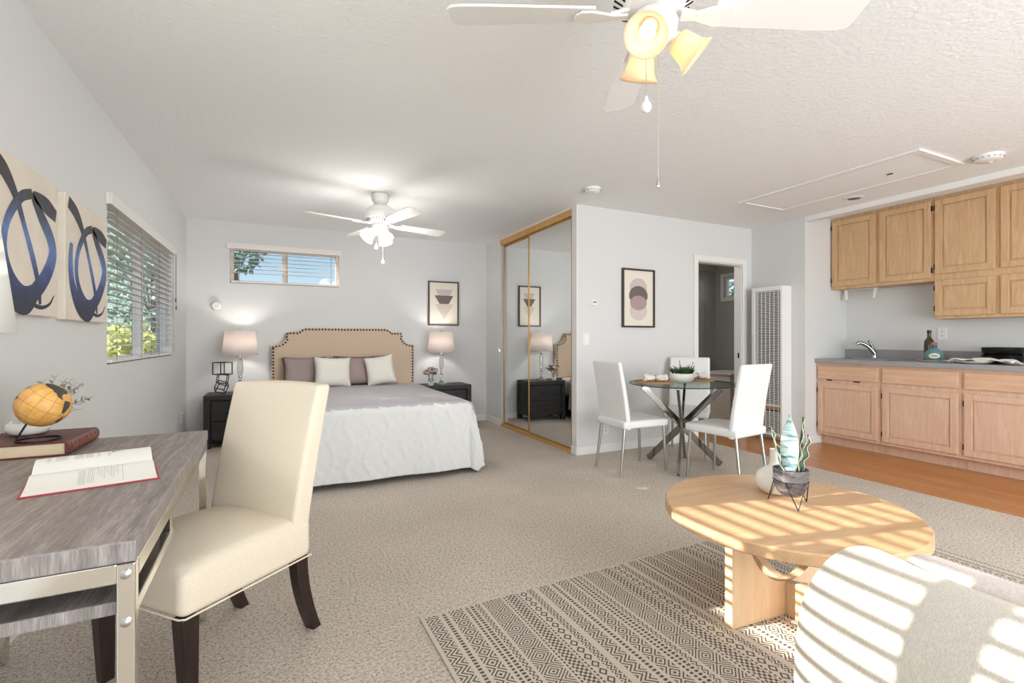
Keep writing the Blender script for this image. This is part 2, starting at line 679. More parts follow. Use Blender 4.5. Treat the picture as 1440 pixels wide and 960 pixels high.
def mat_globe():
    m, nt, bs = newmat('globe_amber_seas')
    X.nt = nt
    v = coords(nt)
    sp = nt.nodes.new('ShaderNodeSeparateXYZ')
    nt.links.new(v, sp.inputs[0])
    px, py, pz = (X(sp.outputs[i]) for i in range(3))
    lon = X.op('ARCTAN2', py, px) * (12 / (2 * PI))
    lat = X.op('ARCSINE', pz * (1 / .0705)) * (12 / (2 * PI))
    g = ((lon.fr() - .5).ab()).gt(.478).mx(((lat.fr() - .5).ab()).gt(.478))
    base = ramp(nt, tnoise(nt, v, 30, 3), [(.3, (206, 148, 72)), (.7, (232, 180, 104))])
    mx = nt.nodes.new('ShaderNodeMix')
    mx.data_type = 'RGBA'
    nt.links.new((g * .6).s, mx.inputs[0])
    nt.links.new(base, mx.inputs[6])
    mx.inputs[7].default_value = lin((120, 80, 40)) + (1,)
    nt.links.new(mx.outputs[2], bs.inputs['Base Color'])
    bs.inputs['Roughness'].default_value = .4
    return m


def mat_stroke():
    """paint that runs from near black at the top through blue to navy"""
    m, nt, bs = newmat('ink_blue_paint')
    tc = nt.nodes.new('ShaderNodeTexCoord')
    sp = nt.nodes.new('ShaderNodeSeparateXYZ')
    nt.links.new(tc.outputs['Object'], sp.inputs[0])
    X.nt = nt
    f = X(sp.outputs[2]) * (1 / .58) + (X(tnoise(nt, coords(nt), 18, 3)) - .5) * .35
    nt.links.new(ramp(nt, f.s, [(.1, (30, 36, 62)), (.3, (48, 66, 120)), (.5, (92, 122, 176)), (.64, (62, 76, 112)), (.78, (44, 42, 46))]), bs.inputs['Base Color'])
    bs.inputs['Roughness'].default_value = .6
    return m


def mat_snake():
    m, nt, bs = newmat('snake_plant_leaf')
    f = tnoise(nt, coords(nt, scale=(.5, .5, 5)), 12, 3, .6, .6)
    nt.links.new(ramp(nt, f, [(.36, (84, 116, 114)), (.46, (164, 192, 190)), (.7, (206, 222, 219))]), bs.inputs['Base Color'])
    bs.inputs['Roughness'].default_value = .35
    return m


def mat_pot():
    m, nt, bs = newmat('graphite_marbled_pot')
    f = tnoise(nt, coords(nt, scale=(1, 1, 2)), 14, 4, .6, 1.5)
    nt.links.new(ramp(nt, f, [(.3, (62, 60, 66)), (.6, (112, 110, 116)), (.8, (160, 158, 162))]), bs.inputs['Base Color'])
    bs.inputs['Roughness'].default_value = .25
    bs.inputs['Metallic'].default_value = .3
    return m


M['carpet'] = mat_carpet()
M['floorwood'] = mat_floorwood()
M['rug'] = mat_rug()
M['globe'] = mat_globe()
M['stroke'] = mat_stroke()
M['snake'] = mat_snake()
M['snakedark'] = mat('snake_plant_dark_leaf', (62, 84, 66), .4, var=16, vscale=50)
M['snakeedge'] = mat('snake_plant_margin', (206, 206, 178), .5)
M['pot'] = mat_pot()

# ------------------------------------------------------------------ room shell
XL, YB, XM, YD, XH, YA, XK, H = -.905, 6.366, 2.58, 4.035, 5.04, 3.367, 5.77, 2.44
YS = -2.2


def wall(name, m, axis, a0, a1, t0, t1, z0, z1, holes=()):
    """axis 'x': the wall runs along x between a0 and a1 and is t0..t1 thick in y; holes are (a, a, z, z)"""
    mb = MB()

    def bx(p, q, r, s_):
        if q - p > 1e-4 and s_ - r > 1e-4:
            if axis == 'x':
                mb.box(p, q, t0, t1, r, s_)
            else:
                mb.box(t0, t1, p, q, r, s_)
    cur = a0
    for p, q, r, s_ in sorted(holes):
        bx(cur, p, z0, z1)
        bx(p, q, z0, r)
        bx(p, q, s_, z1)
        cur = q
    bx(cur, a1, z0, z1)
    return struct(mb.build(name, m))


W1 = (-.50, .645, 1.758, 2.165)
W2 = (3.655, 5.565, .982, 1.95)
W3 = (.30, 2.115, 1.03, 1.96)
W4 = (4.75, 5.29, 1.75, 2.06)
wall('wall_left', M['wall'], 'y', YS, YB + .12, XL - .12, XL, 0, 2.6, [W2, W3])
wall('wall_back', M['wall'], 'x', XL, XM + .7, YB, YB + .12, 0, 2.6, [W1])
wall('wall_closet', M['wall'], 'y', YD, YB, XM, XM + .10, 0, 2.6, [(4.125, 5.86, 0, 2.415)])
wall('wall_dining', M['wall'], 'x', XM + .10, XH, YD, YD + .105, 0, 2.6, [(4.165, 4.88, 0, 2.005)])
struct(box('wall_heater', M['wall'], XH, XK + .12, YA, YD + .105, 0, 2.6))
wall('wall_kitchen', M['wall'], 'y', YS, YA, XK, XK + .12, 0, 2.6)
wall('wall_south', M['wall'], 'x', XL - .12, XK + .12, YS - .12, YS, 0, 2.6, [(.2, 4.8, .06, 2.2)])  # wide opening invented for the added fill light outside it
struct(box('ceiling', M['ceiling'], XL, XH, YS, YB, H, H + .08))
struct(box('ceiling_alcove', M['ceiling'], XH, XK, YS, YA, H + .02, H + .09))
struct(box('trim_soffit', M['trim'], XH - .002, XH + .09, YS, YA, H - .05, H + .02))
struct(box('floor', M['carpet'], XL - .1, 4.215, YS, YB + .1, -.08, 0))
struct(box('floor_kitchen', M['floorwood'], 4.215, 6.2, YS, 5.6, -.08, 0))
struct(box('floor_closet', M['carpet'], 2.7, 4.2, YD, YB, -.09, -.001))

# room beyond the doorway
struct(box('wall_hall_end', M['hall'], 3.3, 6.1, 5.45, 5.55, 0, 2.6))
wall('wall_hall_side', M['hall'], 'y', YD + .105, 5.45, 6.0, 6.1, 0, 2.6, [W4])
struct(box('wall_hall_near', M['hall'], 3.3, 3.4, YD + .105, 5.45, 0, 2.6))
struct(box('wall_hall_inner', M['hall'], XH, 6.0, YD + .106, YD + .125, 0, 2.6))
struct(box('ceiling_hall', M['hall'], 3.3, 6.1, YD + .1, 5.5, 2.28, 2.4))
hl_ = thing('hall_fill_light', 'added unseen round fill light on the ceiling beyond the doorway', 'fill light', (4.6, 4.75, 2.28))  # lamp added out of view to brighten the room past the doorway
MB().lathe([(.12, 0), (.12, -.015), (.10, -.02)], 28).build('rim', M['white'], hl_, smooth=40)
MB().lathe([(.105, -.015), (.09, -.045), (.04, -.06), (.002, -.062)], 28, caps=False).build('diffuser', emitter('hall_fill_glow', (255, 248, 238), 50.0), hl_, smooth=60)
struct(box('trim_hall', M['hall'], 3.4, 6.0, 5.41, 5.45, 2.16, 2.28))
struct(box('door_1', M['hall'], 5.05, 5.72, 5.405, 5.45, 0, 2.02, bevel=.006))
mbp = MB()
for z0, z1 in ((.12, .9), (1.02, 1.9)):
    for xa, xb in ((5.12, 5.36), (5.42, 5.66)):
        mbp.box(xa, xb, 5.395, 5.41, z0, z1)
mbp.build('door_panel', M['hall'], None, bevel=.008).parent = bpy.data.objects['door_1']


def window(name, axis, hole, t0, t1, mull, fm):
    a0, a1, z0, z1 = hole
    f = MB()
    w_ = .035

    def bx(mb, p, q, r, s_, ta, tb):
        if axis == 'x':
            mb.box(p, q, ta, tb, r, s_)
        else:
            mb.box(ta, tb, p, q, r, s_)
    bx(f, a0, a1, z0, z0 + w_, t0, t1)
    bx(f, a0, a1, z1 - w_, z1, t0, t1)
    bx(f, a0, a0 + w_, z0 + w_, z1 - w_, t0, t1)
    bx(f, a1 - w_, a1, z0 + w_, z1 - w_, t0, t1)
    for m_, mw in mull:
        bx(f, m_ - mw / 2, m_ + mw / 2, z0 + w_, z1 - w_, t0, t1)
    o = struct(f.build(name, fm, bevel=.003))
    cuts = [a0 + w_] + [m_ for m_, _ in mull] + [a1 - w_]
    tm = (t0 + t1) / 2
    g = MB()
    for p, q in zip(cuts[:-1], cuts[1:]):
        bx(g, p, q, z0 + w_, z1 - w_, tm - .003, tm + .003)
    g.build('window_pane', M['glass'], o)
    return o


M['vinyl'] = mat('beige_vinyl', (214, 200, 186), .5)
window('window_1', 'x', W1, YB + .03, YB + .09, [(.055, .06)], M['vinyl'])
window('window_2', 'y', W2, XL - .09, XL - .03, [(4.63, .05)], M['trim'])
window('window_3', 'y', W3, XL - .09, XL - .03, [(1.69, .055), (.80, .085)], M['trim'])
window('window_4', 'y', W4, 6.03, 6.08, [], M['trim'])
sill = MB().box(5.99, 6.03, W4[0] - .05, W4[1] + .05, W4[2] - .05, W4[2]).box(5.99, 6.0, W4[0] - .05, W4[1] + .05, W4[3], W4[3] + .05).box(5.985, 6.0, W4[1], W4[1] + .05, W4[2], W4[3]).box(5.985, 6.0, W4[0] - .05, W4[0], W4[2], W4[3])
sill.build('window_casing', M['trim'], bpy.data.objects['window_4'])

# baseboards
bb = .085


def base(name, *bxs):
    mb = MB()
    for b in bxs:
        mb.box(*b, 0, bb)
    struct(mb.build(name, M['trim'], bevel=.006))


base('baseboard_back', (XL, XM, YB - .013, YB))
base('baseboard_left', (XL, XL + .013, YS, YB - .013))
base('baseboard_closet', (XM - .013, XM, 5.86, YB - .013))
base('baseboard_closet_end', (XM - .013, XM, YD - .013, 4.125))
base('baseboard_dining', (XM, 4.105, YD - .013, YD))
base('baseboard_heater', (XH - .013, XH, YA - .013, 3.5), (XH - .013, 5.30, YA - .013, YA))
# rounded corner strips beside the closet
struct(MB().box(XM - .004, XM + .006, YD - .004, YD + .006, bb, H).build('trim_corner', M['trim'], bevel=.003))

# door casing with jamb and pocket latch
dc = MB()
yd = YD
dc.box(4.105, 4.168, yd - .016, yd, 0, 2.005).box(4.877, 4.945, yd - .016, yd, 0, 2.005).box(4.105, 4.945, yd - .016, yd, 2.005, 2.068)
dc.box(4.165, 4.177, yd, yd + .105, 0, 2.005).box(4.868, 4.88, yd, yd + .105, 0, 2.005).box(4.177, 4.868, yd, yd + .105, 1.993, 2.005)
o = struct(dc.build('trim_doorcase', M['trim'], bevel=.004))
box('latch_plate', M['black'], 4.8655, 4.869, yd + .03, yd + .05, .905, .965, o)

# attic hatch in the ceiling
hx0, hx1, hy0, hy1 = 3.92, 4.55, 1.80, 3.29
ah = MB()
ah.box(hx0, hx0 + .05, hy0, hy1, H - .016, H).box(hx1 - .03, hx1, hy0, hy1, H - .016, H)
ah.box(hx0 + .05, hx1 - .03, hy0, hy0 + .05, H - .016, H).box(hx0 + .05, hx1 - .03, hy1 - .04, hy1, H - .016, H)
o = struct(ah.build('trim_hatch', M['trim'], bevel=.003))
box('hatch_panel', M['ceiling'], hx0 + .052, hx1 - .032, hy0 + .052, hy1 - .042, H - .006, H, o)
box('hatch_latch', M['black'], 4.30, 4.315, 2.16, 2.20, H - .012, H - .006, o)


# ------------------------------------------------------------------ closet mirror doors
t = struct(MB().box(XM - .012, XM + .06, 4.127, 5.858, 2.345, 2.414).build('trim_track_top', M['goldwood'], bevel=.003))
t = struct(MB().box(XM - .006, XM + .07, 4.127, 5.858, 0, .035).build('trim_track_bottom', M['goldwood'], bevel=.003))


def mirror_door(y0, y1, x, label):
    r = thing('mirror_door', label, 'closet door', (x, (y0 + y1) / 2, .036))
    h, hw, fw = 2.305, (y1 - y0) / 2, .02
    f = MB().box(0, .02, -hw, -hw + fw, 0, h).box(0, .02, hw - fw, hw, 0, h).box(0, .02, -hw + fw, hw - fw, 0, fw).box(0, .02, -hw + fw, hw - fw, h - fw, h)
    f.build('frame', M['gold'], r, bevel=.003)
    box('mirror_pane', M['mirror'], .006, .014, -hw + fw, hw - fw, fw, h - fw, r)


mirror_door(4.13, 5.09, XM + .005, 'near gold-framed mirror sliding door beside the light switch wall')
mirror_door(5.04, 5.855, XM + .035, 'far gold-framed mirror sliding door next to the bed side nightstand corner')


# ------------------------------------------------------------------ blinds
def blind(label, axis, a0, a1, face, z0, z1, sgn, pitch, tilt, val=.07, cords=3, wand=True):
    """blind hung over a window; face = wall plane, sgn = side of the room"""
    c = (a0 + a1) / 2
    hw = (a1 - a0) / 2
    loc = (c, face, z1) if axis == 'x' else (face, c, z1)
    r = thing('window_blind', label, 'blind', loc, 0)
    h = z1 - z0

    def P(u, d, z):
        return (u, sgn * d, z) if axis == 'x' else (sgn * d, u, z)

    def bx(mb, u0, u1, d0, d1, za, zb):
        p, q = P(u0, d0, za), P(u1, d1, zb)
        mb.box(p[0], q[0], p[1], q[1], za, zb)
    m = MB()
    bx(m, -hw, hw, .022, .032, -val, 0)
    bx(m, -hw, -hw + .010, .0, .022, -val, 0)
    bx(m, hw - .010, hw, .0, .022, -val, 0)
    m.build('valance', M['blindv'], r, bevel=.003)
    m = MB()
    bx(m, -hw + .05, hw - .05, -.026, .018, -.06, -.004)
    m.build('head_rail', M['whitep'], r)
    m = MB()
    z = -val + .004
    n = int((h - val - .02) / pitch)
    ct, st = math.cos(tilt), math.sin(tilt)
    for i in range(n):
        zz = z - i * pitch
        vs = []
        for k in range(5):
            q = -1 + k / 2
            d = q * .0245
            hgt = .0028 * (1 - q * q)
            for u in (-hw + .045, hw - .045):
                vs.append(P(u, -.001 + d * ct - hgt * st, zz - d * st + hgt * ct))
        b = len(vs)
        for k in range(5):
            q = -1 + k / 2
            d = q * .0245
            hgt = .0028 * (1 - q * q) - .0026
            for u in (-hw + .045, hw - .045):
                vs.append(P(u, -.001 + d * ct - hgt * st, zz - d * st + hgt * ct))
        fs = [(2 * k, 2 * k + 1, 2 * k + 3, 2 * k + 2) for k in range(4)]
        fs += [(b + 2 * k, b + 2 * k + 2, b + 2 * k + 3, b + 2 * k + 1) for k in range(4)]
        fs += [(0, b, b + 1, 1), (8, 9, b + 9, b + 8)]
        fs += [(2 * k, 2 * k + 2, b + 2 * k + 2, b + 2 * k) for k in range(4)] + [(2 * k + 1, b + 2 * k + 1, b + 2 * k + 3, 2 * k + 3) for k in range(4)]
        m.add(vs, fs)
    m.build('slats', M['blind'], r)
    m = MB()
    bx(m, -hw + .044, hw - .044, -.024, .02, -h, -h + .02)
    m.build('bottom_rail', M['blindv'], r, bevel=.003)
    for k in range(cords):
        m = MB()
        u = -hw + .12 + (2 * hw - .24) * k / (cords - 1)
        d = .0265
        m.tube([P(u, d, -.03), P(u, d, -h + .01), P(u, -.0265, -h + .01), P(u, -.0265, -.03)], .0012, 5)
        m.build('ladder_cord', M['cord'], r)
    if wand:
        for u, q in ((hw - .03, .55), (hw - .05, .48)):
            m = MB()
            m.tube([P(u, .035, -val + .01), P(u, .035, -h * q)], .0015, 5)
            m.sphere(P(u, .035, -h * q - .015), (.007, .007, .02), 8, 6)
            m.build('pull_cord', M['cord'], r, smooth=40)
    return r


M['blind'] = mat('blind_slat', (232, 230, 226), .45)
M['blindv'] = mat('blind_valance', (228, 224, 219), .45)
M['cord'] = mat('blind_cord', (120, 116, 110), .8)
blind('short wide white blind over the high window above the bed', 'x', -.53, .675, YB, 1.765, 2.205, -1, .0445, .0, .065, 3, False)
blind('tall white slatted blind on the left wall beyond the canvases', 'y', 3.62, 5.60, XL, .99, 1.985, 1, .0435, math.radians(4), .07, 4, True)
blind('white slatted blind with sun shining through, nearer the desk', 'y', .265, 2.15, XL, 1.035, 1.985, 1, .0455, math.radians(2.0), .07, 4, True)


# ------------------------------------------------------------------ ceiling fans
def fan(loc, ang, label, opal, bulbm, power, heads, chains, light_col):
    """loc is the ceiling point; blades turn at z = -.27"""
    r = thing('ceiling_fan', label, 'ceiling fan', loc, 0)
    zb = -.27
    MB().lathe([(.065, 0), (.076, -.012), (.076, -.06), (.06, -.085), (.03, -.10), (.03, -.115)], 32, (0, 0, 0)).build('canopy', M['white'], r, smooth=40)
    MB().lathe([(.03, -.10), (.085, -.115), (.125, -.15), (.135, -.19), (.13, -.225), (.10, -.245), (.09, -.262), (.05, -.27)], 40).build('motor_housing', M['white'], r, smooth=40)
    v = MB()
    for k in range(28):
        a = 2 * PI * k / 28
        v.bar((.098 * math.cos(a), .098 * math.sin(a), -.2465), (.126 * math.cos(a), .126 * math.sin(a), -.229), .006, .004)
    v.build('vent_slots', M['dark'], r)
    MB().lathe([(.045, -.265), (.062, -.275), (.075, -.30), (.072, -.335), (.055, -.36), (.03, -.375), (.012, -.385)], 32).build('switch_housing', M['white'], r, smooth=40)
    for k in range(4):
        a = ang + k * PI / 2
        R = Matrix.Rotation(a, 4, 'Z')
        pitch = Matrix.Rotation(math.radians(-11), 4, 'X')
        b = MB()
        b.M = R @ Matrix.Translation((0, 0, zb)) @ pitch
        prof = []
        for i in range(13):
            u = i / 12
            x = .19 + .465 * u
            hw = .048 + .020 * min(1, u * 1.3)
            prof.append((x, hw))
        top = [(x, h_) for x, h_ in prof[:-1]] + [(.642, .062), (.655, .045)]
        poly = top + [(x, -h_) for x, h_ in reversed([(x, h_ if x < .64 else h_) for x, h_ in top])]
        b.prism(poly, -.004, .004)
        bo = b.build('blade', M['white'], r, bevel=.002)
        i_ = MB()
        i_.M = R @ Matrix.Translation((0, 0, zb)) @ pitch
        ip = [(.085, .02), (.13, .016), (.165, .030), (.20, .042), (.235, .040), (.25, .022), (.255, 0)]
        i_.prism(ip + [(x, -y) for x, y in reversed(ip[:-1])], -.013, -.005)
        i_.M = R
        i_.bar((.08, 0, -.262), (.14, 0, -.278), .034, .012)
        i_.build('blade_iron', M['white'], bo, bevel=.003)
    for (a, til) in heads:
        dx, dy = math.cos(a), math.sin(a)
        arm = MB()
        RA, ZA = .066, -.345
        arm.tube(bez([(.03 * dx, .03 * dy, -.335), (.05 * dx, .05 * dy, -.332), (RA * dx, RA * dy, ZA)], 8), .012, 10)
        # axis of the bell
        ax = Vector((dx * math.sin(til), dy * math.sin(til), -math.cos(til)))
        q = Vector((0, 0, 1)).rotation_difference(ax).to_matrix().to_4x4()
        T = Matrix.Translation((RA * dx, RA * dy, ZA)) @ q @ Matrix.Scale(.80, 4)
        arm.M = T
        arm.lathe([(.012, -.01), (.026, 0), (.030, .025), (.026, .03)], 20)
        arm_o = arm.build('light_arm', M['white'], r, smooth=40)
        s = MB()
        s.M = T
        pr = [(.030, .012), (.044, .022), (.050, .05), (.056, .085), (.068, .108), (.080, .120)]
        s.lathe(pr, 40, caps=False, wave=lambda i, t_: .025 * math.sin(20 * t_) * (1 if i == 5 else .35 if i == 4 else 0))
        so = s.build('glass_shade', opal, r, smooth=60)
        so.modifiers.new('s', 'SOLIDIFY').thickness = .003
        bu = MB()
        bu.M = T
        bu.lathe([(.012, .03), (.016, .045), (.028, .065), (.031, .08), (.026, .098), (.012, .108), (.002, .110)], 20)
        bu.build('bulb', bulbm, so, smooth=60)
        ld = bpy.data.lights.new('fan_bulb_light', 'POINT')
        ld.energy = power
        ld.color = light_col
        ld.shadow_soft_size = .10
        lo = bpy.data.objects.new('fan_bulb_light', ld)
        C.objects.link(lo)
        lo.parent = r
        lo.location = (T @ Vector((0, 0, .19)))
    for (cx, cy, zend, ball) in chains:
        ch = MB()
        ch.tube([(cx, cy, -.34), (cx, cy, zend + .02)], .0013, 6)
        n = int((-.34 - zend) / .012)
        for i in range(n):
            ch.sphere((cx, cy, -.34 - i * .012), .0022, 6, 4)
        co = ch.build('pull_chain', M['steel'], r, smooth=60)
        kb = MB()
        if ball:
            kb.lathe([(.004, .034), (.006, .026), (.006, .02), (.014, .012), (.017, 0), (.013, -.012), (.003, -.017)], 16, (cx, cy, zend))
        else:
            kb.lathe([(.002, .016), (.004, .010), (.007, -.006), (.006, -.01)], 12, (cx, cy, zend))
        kb.build('pull_knob', M['whitep'] if ball else M['steel'], co, smooth=60)
    return r


def vdir(r_, d_):
    """view direction (right, deep) -> heading"""
    s_, c_ = math.sin(YAW), math.cos(YAW)
    return math.atan2(d_ * c_ - r_ * s_, d_ * s_ + r_ * c_)


heads = [(vdir(-.41, -.91), math.radians(44)), (vdir(1, .02), math.radians(50)), (vdir(-.25, .97), math.radians(24))]
fan((1.07, 1.22, H), math.radians(63), 'near white ceiling fan with warm lit cream glass shades', M['opal'], M['bulb'], .12, heads,
    [(-.03, .0, -.575, True), (.045, .03, -.80, False)], (1, .95, .89))
heads2 = [(vdir(-.8, -.6), math.radians(40)), (vdir(.6, -.75), math.radians(40)), (vdir(.1, 1), math.radians(40))]
fan((.812, 4.55, H), math.radians(15), 'far white ceiling fan above the bed with bright white shades', M['opalw'], M['bulbw'], FAN_BULB_W * 1.1, heads2,
    [(-.04, -.03, -.49, True), (.02, -.02, -.62, True)], (1, .97, .93))


# ------------------------------------------------------------------ ceiling and wall fittings
def detector(loc, rad, label, cat='smoke detector', axis='z'):
    r = thing('smoke_detector', label, cat, loc)
    if axis == 'y':
        r.rotation_euler = (-PI / 2, 0, 0)       # local -z points out of the back wall into the room
        r.rotation_euler = (-PI / 2, 0, 0)
    MB().lathe([(rad, 0), (rad, -.012), (rad * .94, -.03), (rad * .8, -.038), (rad * .2, -.041)], 32).build('body', M['whitep'], r, smooth=40)
    m = MB()
    for k in range(16):
        a = 2 * PI * k / 16
        m.bar((rad * .955 * math.cos(a - .1), rad * .955 * math.sin(a - .1), -.024), (rad * .955 * math.cos(a + .1), rad * .955 * math.sin(a + .1), -.024), .01, .004)
    m.build('vents', M['vent'], r)
    MB().lathe([(.012, -.036), (.012, -.045), (.004, -.046)], 16, (rad * .4, 0, 0)).build('button', M['whitep'], r, smooth=40)


M['vent'] = mat('grey_vent', (120, 118, 116), .7)
detector((2.43, 3.55, H), .07, 'round white smoke detector on the middle of the ceiling')
detector((4.53, 1.66, H), .085, 'large white smoke detector by the attic hatch')
detector((-.623, YB, 1.496), .05, 'small white alarm on the back wall above the left bedside lamp', 'alarm', 'y')
bpy.data.objects['smoke_detector.002'].rotation_euler = (-PI / 2, 0, 0)
r = thing('ceiling_vent', 'small grey round ceiling vent between hatch and kitchen cabinets', 'vent', (4.78, 2.72, H))
MB().lathe([(.085, 0), (.085, -.004), (.06, -.008), (.055, -.003)], 32).build('rim', M['trim'], r, smooth=40)
MB().lathe([(.055, -.002), (.05, -.006), (.01, -.006)], 24).build('grille', M['vent'], r, smooth=40)


def plate(name, label, cat, loc, w_, h_, kind):
    r = thing(name, label, cat, loc)
    MB().box(-w_ / 2, w_ / 2, -.006, 0, -h_ / 2, h_ / 2).build('plate', M['whitep'], r, bevel=.003)
    if kind == 'switch':
        MB().box(-.018, .018, -.010, -.006, -.034, .034).build('rocker', M['white'], r, bevel=.002)
    elif kind == 'outlet':
        m = MB()
        for z in (-.02, .02):
            for x in (-.006, .006):
                m.box(x - .0015, x + .0015, -.008, -.006, z - .005, z + .005)
        m.build('sockets', M['dark'], r)
    elif kind == 'thermostat':
        MB().box(-w_ / 2 + .008, w_ / 2 - .008, -.024, -.006, -h_ / 2 + .006, h_ / 2 - .01).build('cover', M['whitep'], r, bevel=.003)
        MB().box(-.018, .018, -.026, -.024, .0, .014).build('dial', M['vent'], r)
    return r


plate('light_switch', 'white light switch on the wall beside the closet mirror', 'light switch', (2.685, YD, 1.13), .075, .12, 'switch')
plate('thermostat', 'small white thermostat above the light switch', 'thermostat', (2.775, YD, 1.487), .075, .065, 'thermostat')
plate('power_outlet', 'white power outlet low on the wall behind the left dining chair', 'outlet', (2.92, YD, .235), .07, .11, 'outlet')
r = plate('power_outlet', 'white power outlet on the kitchen wall behind the bottles', 'outlet', (XK, 2.46, 1.183), .075, .12, 'outlet')
r.rotation_euler = (0, 0, -PI / 2)
r = plate('power_outlet', 'white power outlet on the left wall beside the left nightstand', 'outlet', (XL, 6.05, .33), .07, .11, 'outlet')
r.rotation_euler = (0, 0, PI / 2)


# ------------------------------------------------------------------ wall art
def stroke(mb, pts, w0, n=40):
    """pts (p, q, width factor) on the canvas face: p along the wall, q up"""
    P = bez([(a, b, c) for a, b, c in pts], n)
    L, Rr = [], []
    for i, p in enumerate(P):
        d = P[min(i + 1, n)] - P[max(i - 1, 0)]
        d = Vector((d.x, d.y, 0)).normalized()
        nn = Vector((-d.y, d.x, 0))
        wd = w0 * max(.08, p.z)
        L.append((p.x + nn.x * wd, p.y + nn.y * wd))
        Rr.append((p.x - nn.x * wd, p.y - nn.y * wd))
    return L, Rr


def canvas(y0, y1, z0, z1, label, strokes):
    r = thing('canvas_painting', label, 'painting', (XL, y0, z0))
    W, Hh = y1 - y0, z1 - z0
    box('canvas', M['canvas'], 0, .032, 0, W, 0, Hh, r, bevel=.004)
    mb = MB()
    for k, (pts, w0) in enumerate(strokes):
        L, Rr = stroke(mb, [(p * W, q * Hh, c) for p, q, c in pts], w0)
        x = .0325 + .00025 * k
        vs = [(x, a, b) for a, b in L] + [(x, a, b) for a, b in Rr]
        n = len(L)
        mb.add(vs, [(i, i + 1, n + i + 1, n + i) for i in range(n - 1)])
    mb.build('brush_strokes', M['stroke'], r, fix=False)


loop = [
    ([(.06, .94, 1.0), (.22, .88, 1.1), (.36, .76, .8), (.48, .58, .6), (.60, .38, .7), (.68, .20, .6), (.70, .08, .4)], .030),
    ([(.96, .76, .9), (.80, .80, 1.2), (.60, .82, .6), (.70, .72, 1.0), (.86, .58, 1.2), (.90, .45, 1.3), (.78, .28, 1.3), (.58, .13, 1.3)], .030),
    ([(.58, .83, .8), (.42, .76, .9), (.26, .58, .9), (.22, .40, .9), (.30, .24, 1.0), (.46, .15, 1.0), (.62, .18, .9)], .024),
    ([(.12, .62, .5), (.10, .46, .8), (.14, .28, 1.0), (.28, .13, 1.4), (.48, .09, 1.7), (.64, .16, 1.0)], .032),
    ([(.52, .09, .8), (.70, .06, .7), (.84, .09, .5), (.92, .16, .2)], .012),
]
canvas(2.235, 2.845, 1.225, 1.80, 'large canvas of dark blue looping brush strokes, nearest the white lamp shade', loop)
canvas(2.925, 3.535, 1.22, 1.80, 'large canvas of dark blue looping brush strokes, beside the tall window blind', loop)


def framed(name, label, cx, y, z0, z1, w_, art):
    r = thing(name, label, 'picture', (cx, y, z0))
    h, hw, b, d = z1 - z0, w_ / 2, .018, .028
    f = MB().box(-hw, -hw + b, -d, 0, 0, h).box(hw - b, hw, -d, 0, 0, h).box(-hw + b, hw - b, -d, 0, 0, b).box(-hw + b, hw - b, -d, 0, h - b, h)
    f.build('frame', M['frame'], r, bevel=.002)
    box('art_sheet', M['paper'], -hw + b, hw - b, -.012, -.002, b, h - b, r)
    for k, (nm, poly, mt) in enumerate(art):
        m = MB()
        yy = -.0124 - .0003 * k
        m.add([(a * w_, yy, q * h) for a, q in poly], [tuple(range(len(poly)))])
        m.build(nm, M[mt], r)
    return r


def ell(cx, cy, rx, ry, n=40):
    return [(cx + rx * math.cos(2 * PI * i / n), cy + ry * math.sin(2 * PI * i / n)) for i in range(n)]


framed('framed_print', 'dark framed print of stacked triangles on the back wall above the right lamp', 1.96, YB, 1.31, 1.90, .42, [
    ('triangle_shape', [(-.26, .82), (.30, .82), (.02, .35)], 'art_l'),
    ('triangle_shape', [(-.30, .68), (.32, .68), (.17, .49), (-.13, .49)], 'art_d'),
    ('triangle_shape', [(-.28, .485), (.32, .485), (.02, .13)], 'art_pp')])
framed('framed_print', 'dark framed print of overlapping circles on the wall by the dining table', 3.325, YD, 1.25, 1.855, .42, [
    ('circle_shape', ell(0, .68, .27, .165), 'art_l'),
    ('circle_shape', ell(0, .285, .27, .165), 'art_pp'),
    ('circle_shape', ell(0, .545, .29, .165), 'art_d'),
    ('circle_shape', ell(0, .42, .26, .125), 'art_p')])

# ------------------------------------------------------------------ rug
r = MB().box(-1.32, 1.32, -1.5, 1.5, 0, .008).build('area_rug', M['rug'], None, bevel=.003)
tag(r, 'flat woven beige rug with dark geometric bands under the round coffee table', 'rug')
r.location = (1.87, .50, .0005)
r.rotation_euler = (0, 0, math.radians(1.8))
RZ = .0085


# ------------------------------------------------------------------ bed
BX0, BX1, BY0, BY1, BT = -.05, 1.49, 3.965, 6.25, .575
bed = thing('bed', 'queen bed with tan studded headboard, white tufted coverlet and grey quilt', 'bed', ((BX0 + BX1) / 2, (BY0 + BY1) / 2, 0))
ox, oy = (BX0 + BX1) / 2, (BY0 + BY1) / 2
MB().box(BX0 + .03 - ox, BX1 - .03 - ox, BY0 + .04 - oy, BY1 - .02 - oy, .10, .30).build('bed_base', M['espresso'], bed, bevel=.01)
MB().box(BX0 - ox + .012, BX1 - ox - .012, BY0 - oy + .012, BY1 - oy, .302, BT - .012).build('mattress', M['offwhite'], bed, bevel=.05, seg=4, smooth=40)
for x in (BX0 + .10, BX1 - .10):
    for y in (BY0 + .12, BY1 - .1):
        MB().box(x - ox - .03, x - ox + .03, y - oy - .03, y - oy + .03, 0, .10).build('leg', M['espresso'], bed)
# headboard with cut-in shoulders
hl, hr, hb, ht = -.085, 1.538, .55, 1.26


def arc(cx, cz, r_, a0, a1, n=8):
    return [(cx + r_ * math.cos(math.radians(a0 + (a1 - a0) * i / n)), cz + r_ * math.sin(math.radians(a0 + (a1 - a0) * i / n))) for i in range(n + 1)]


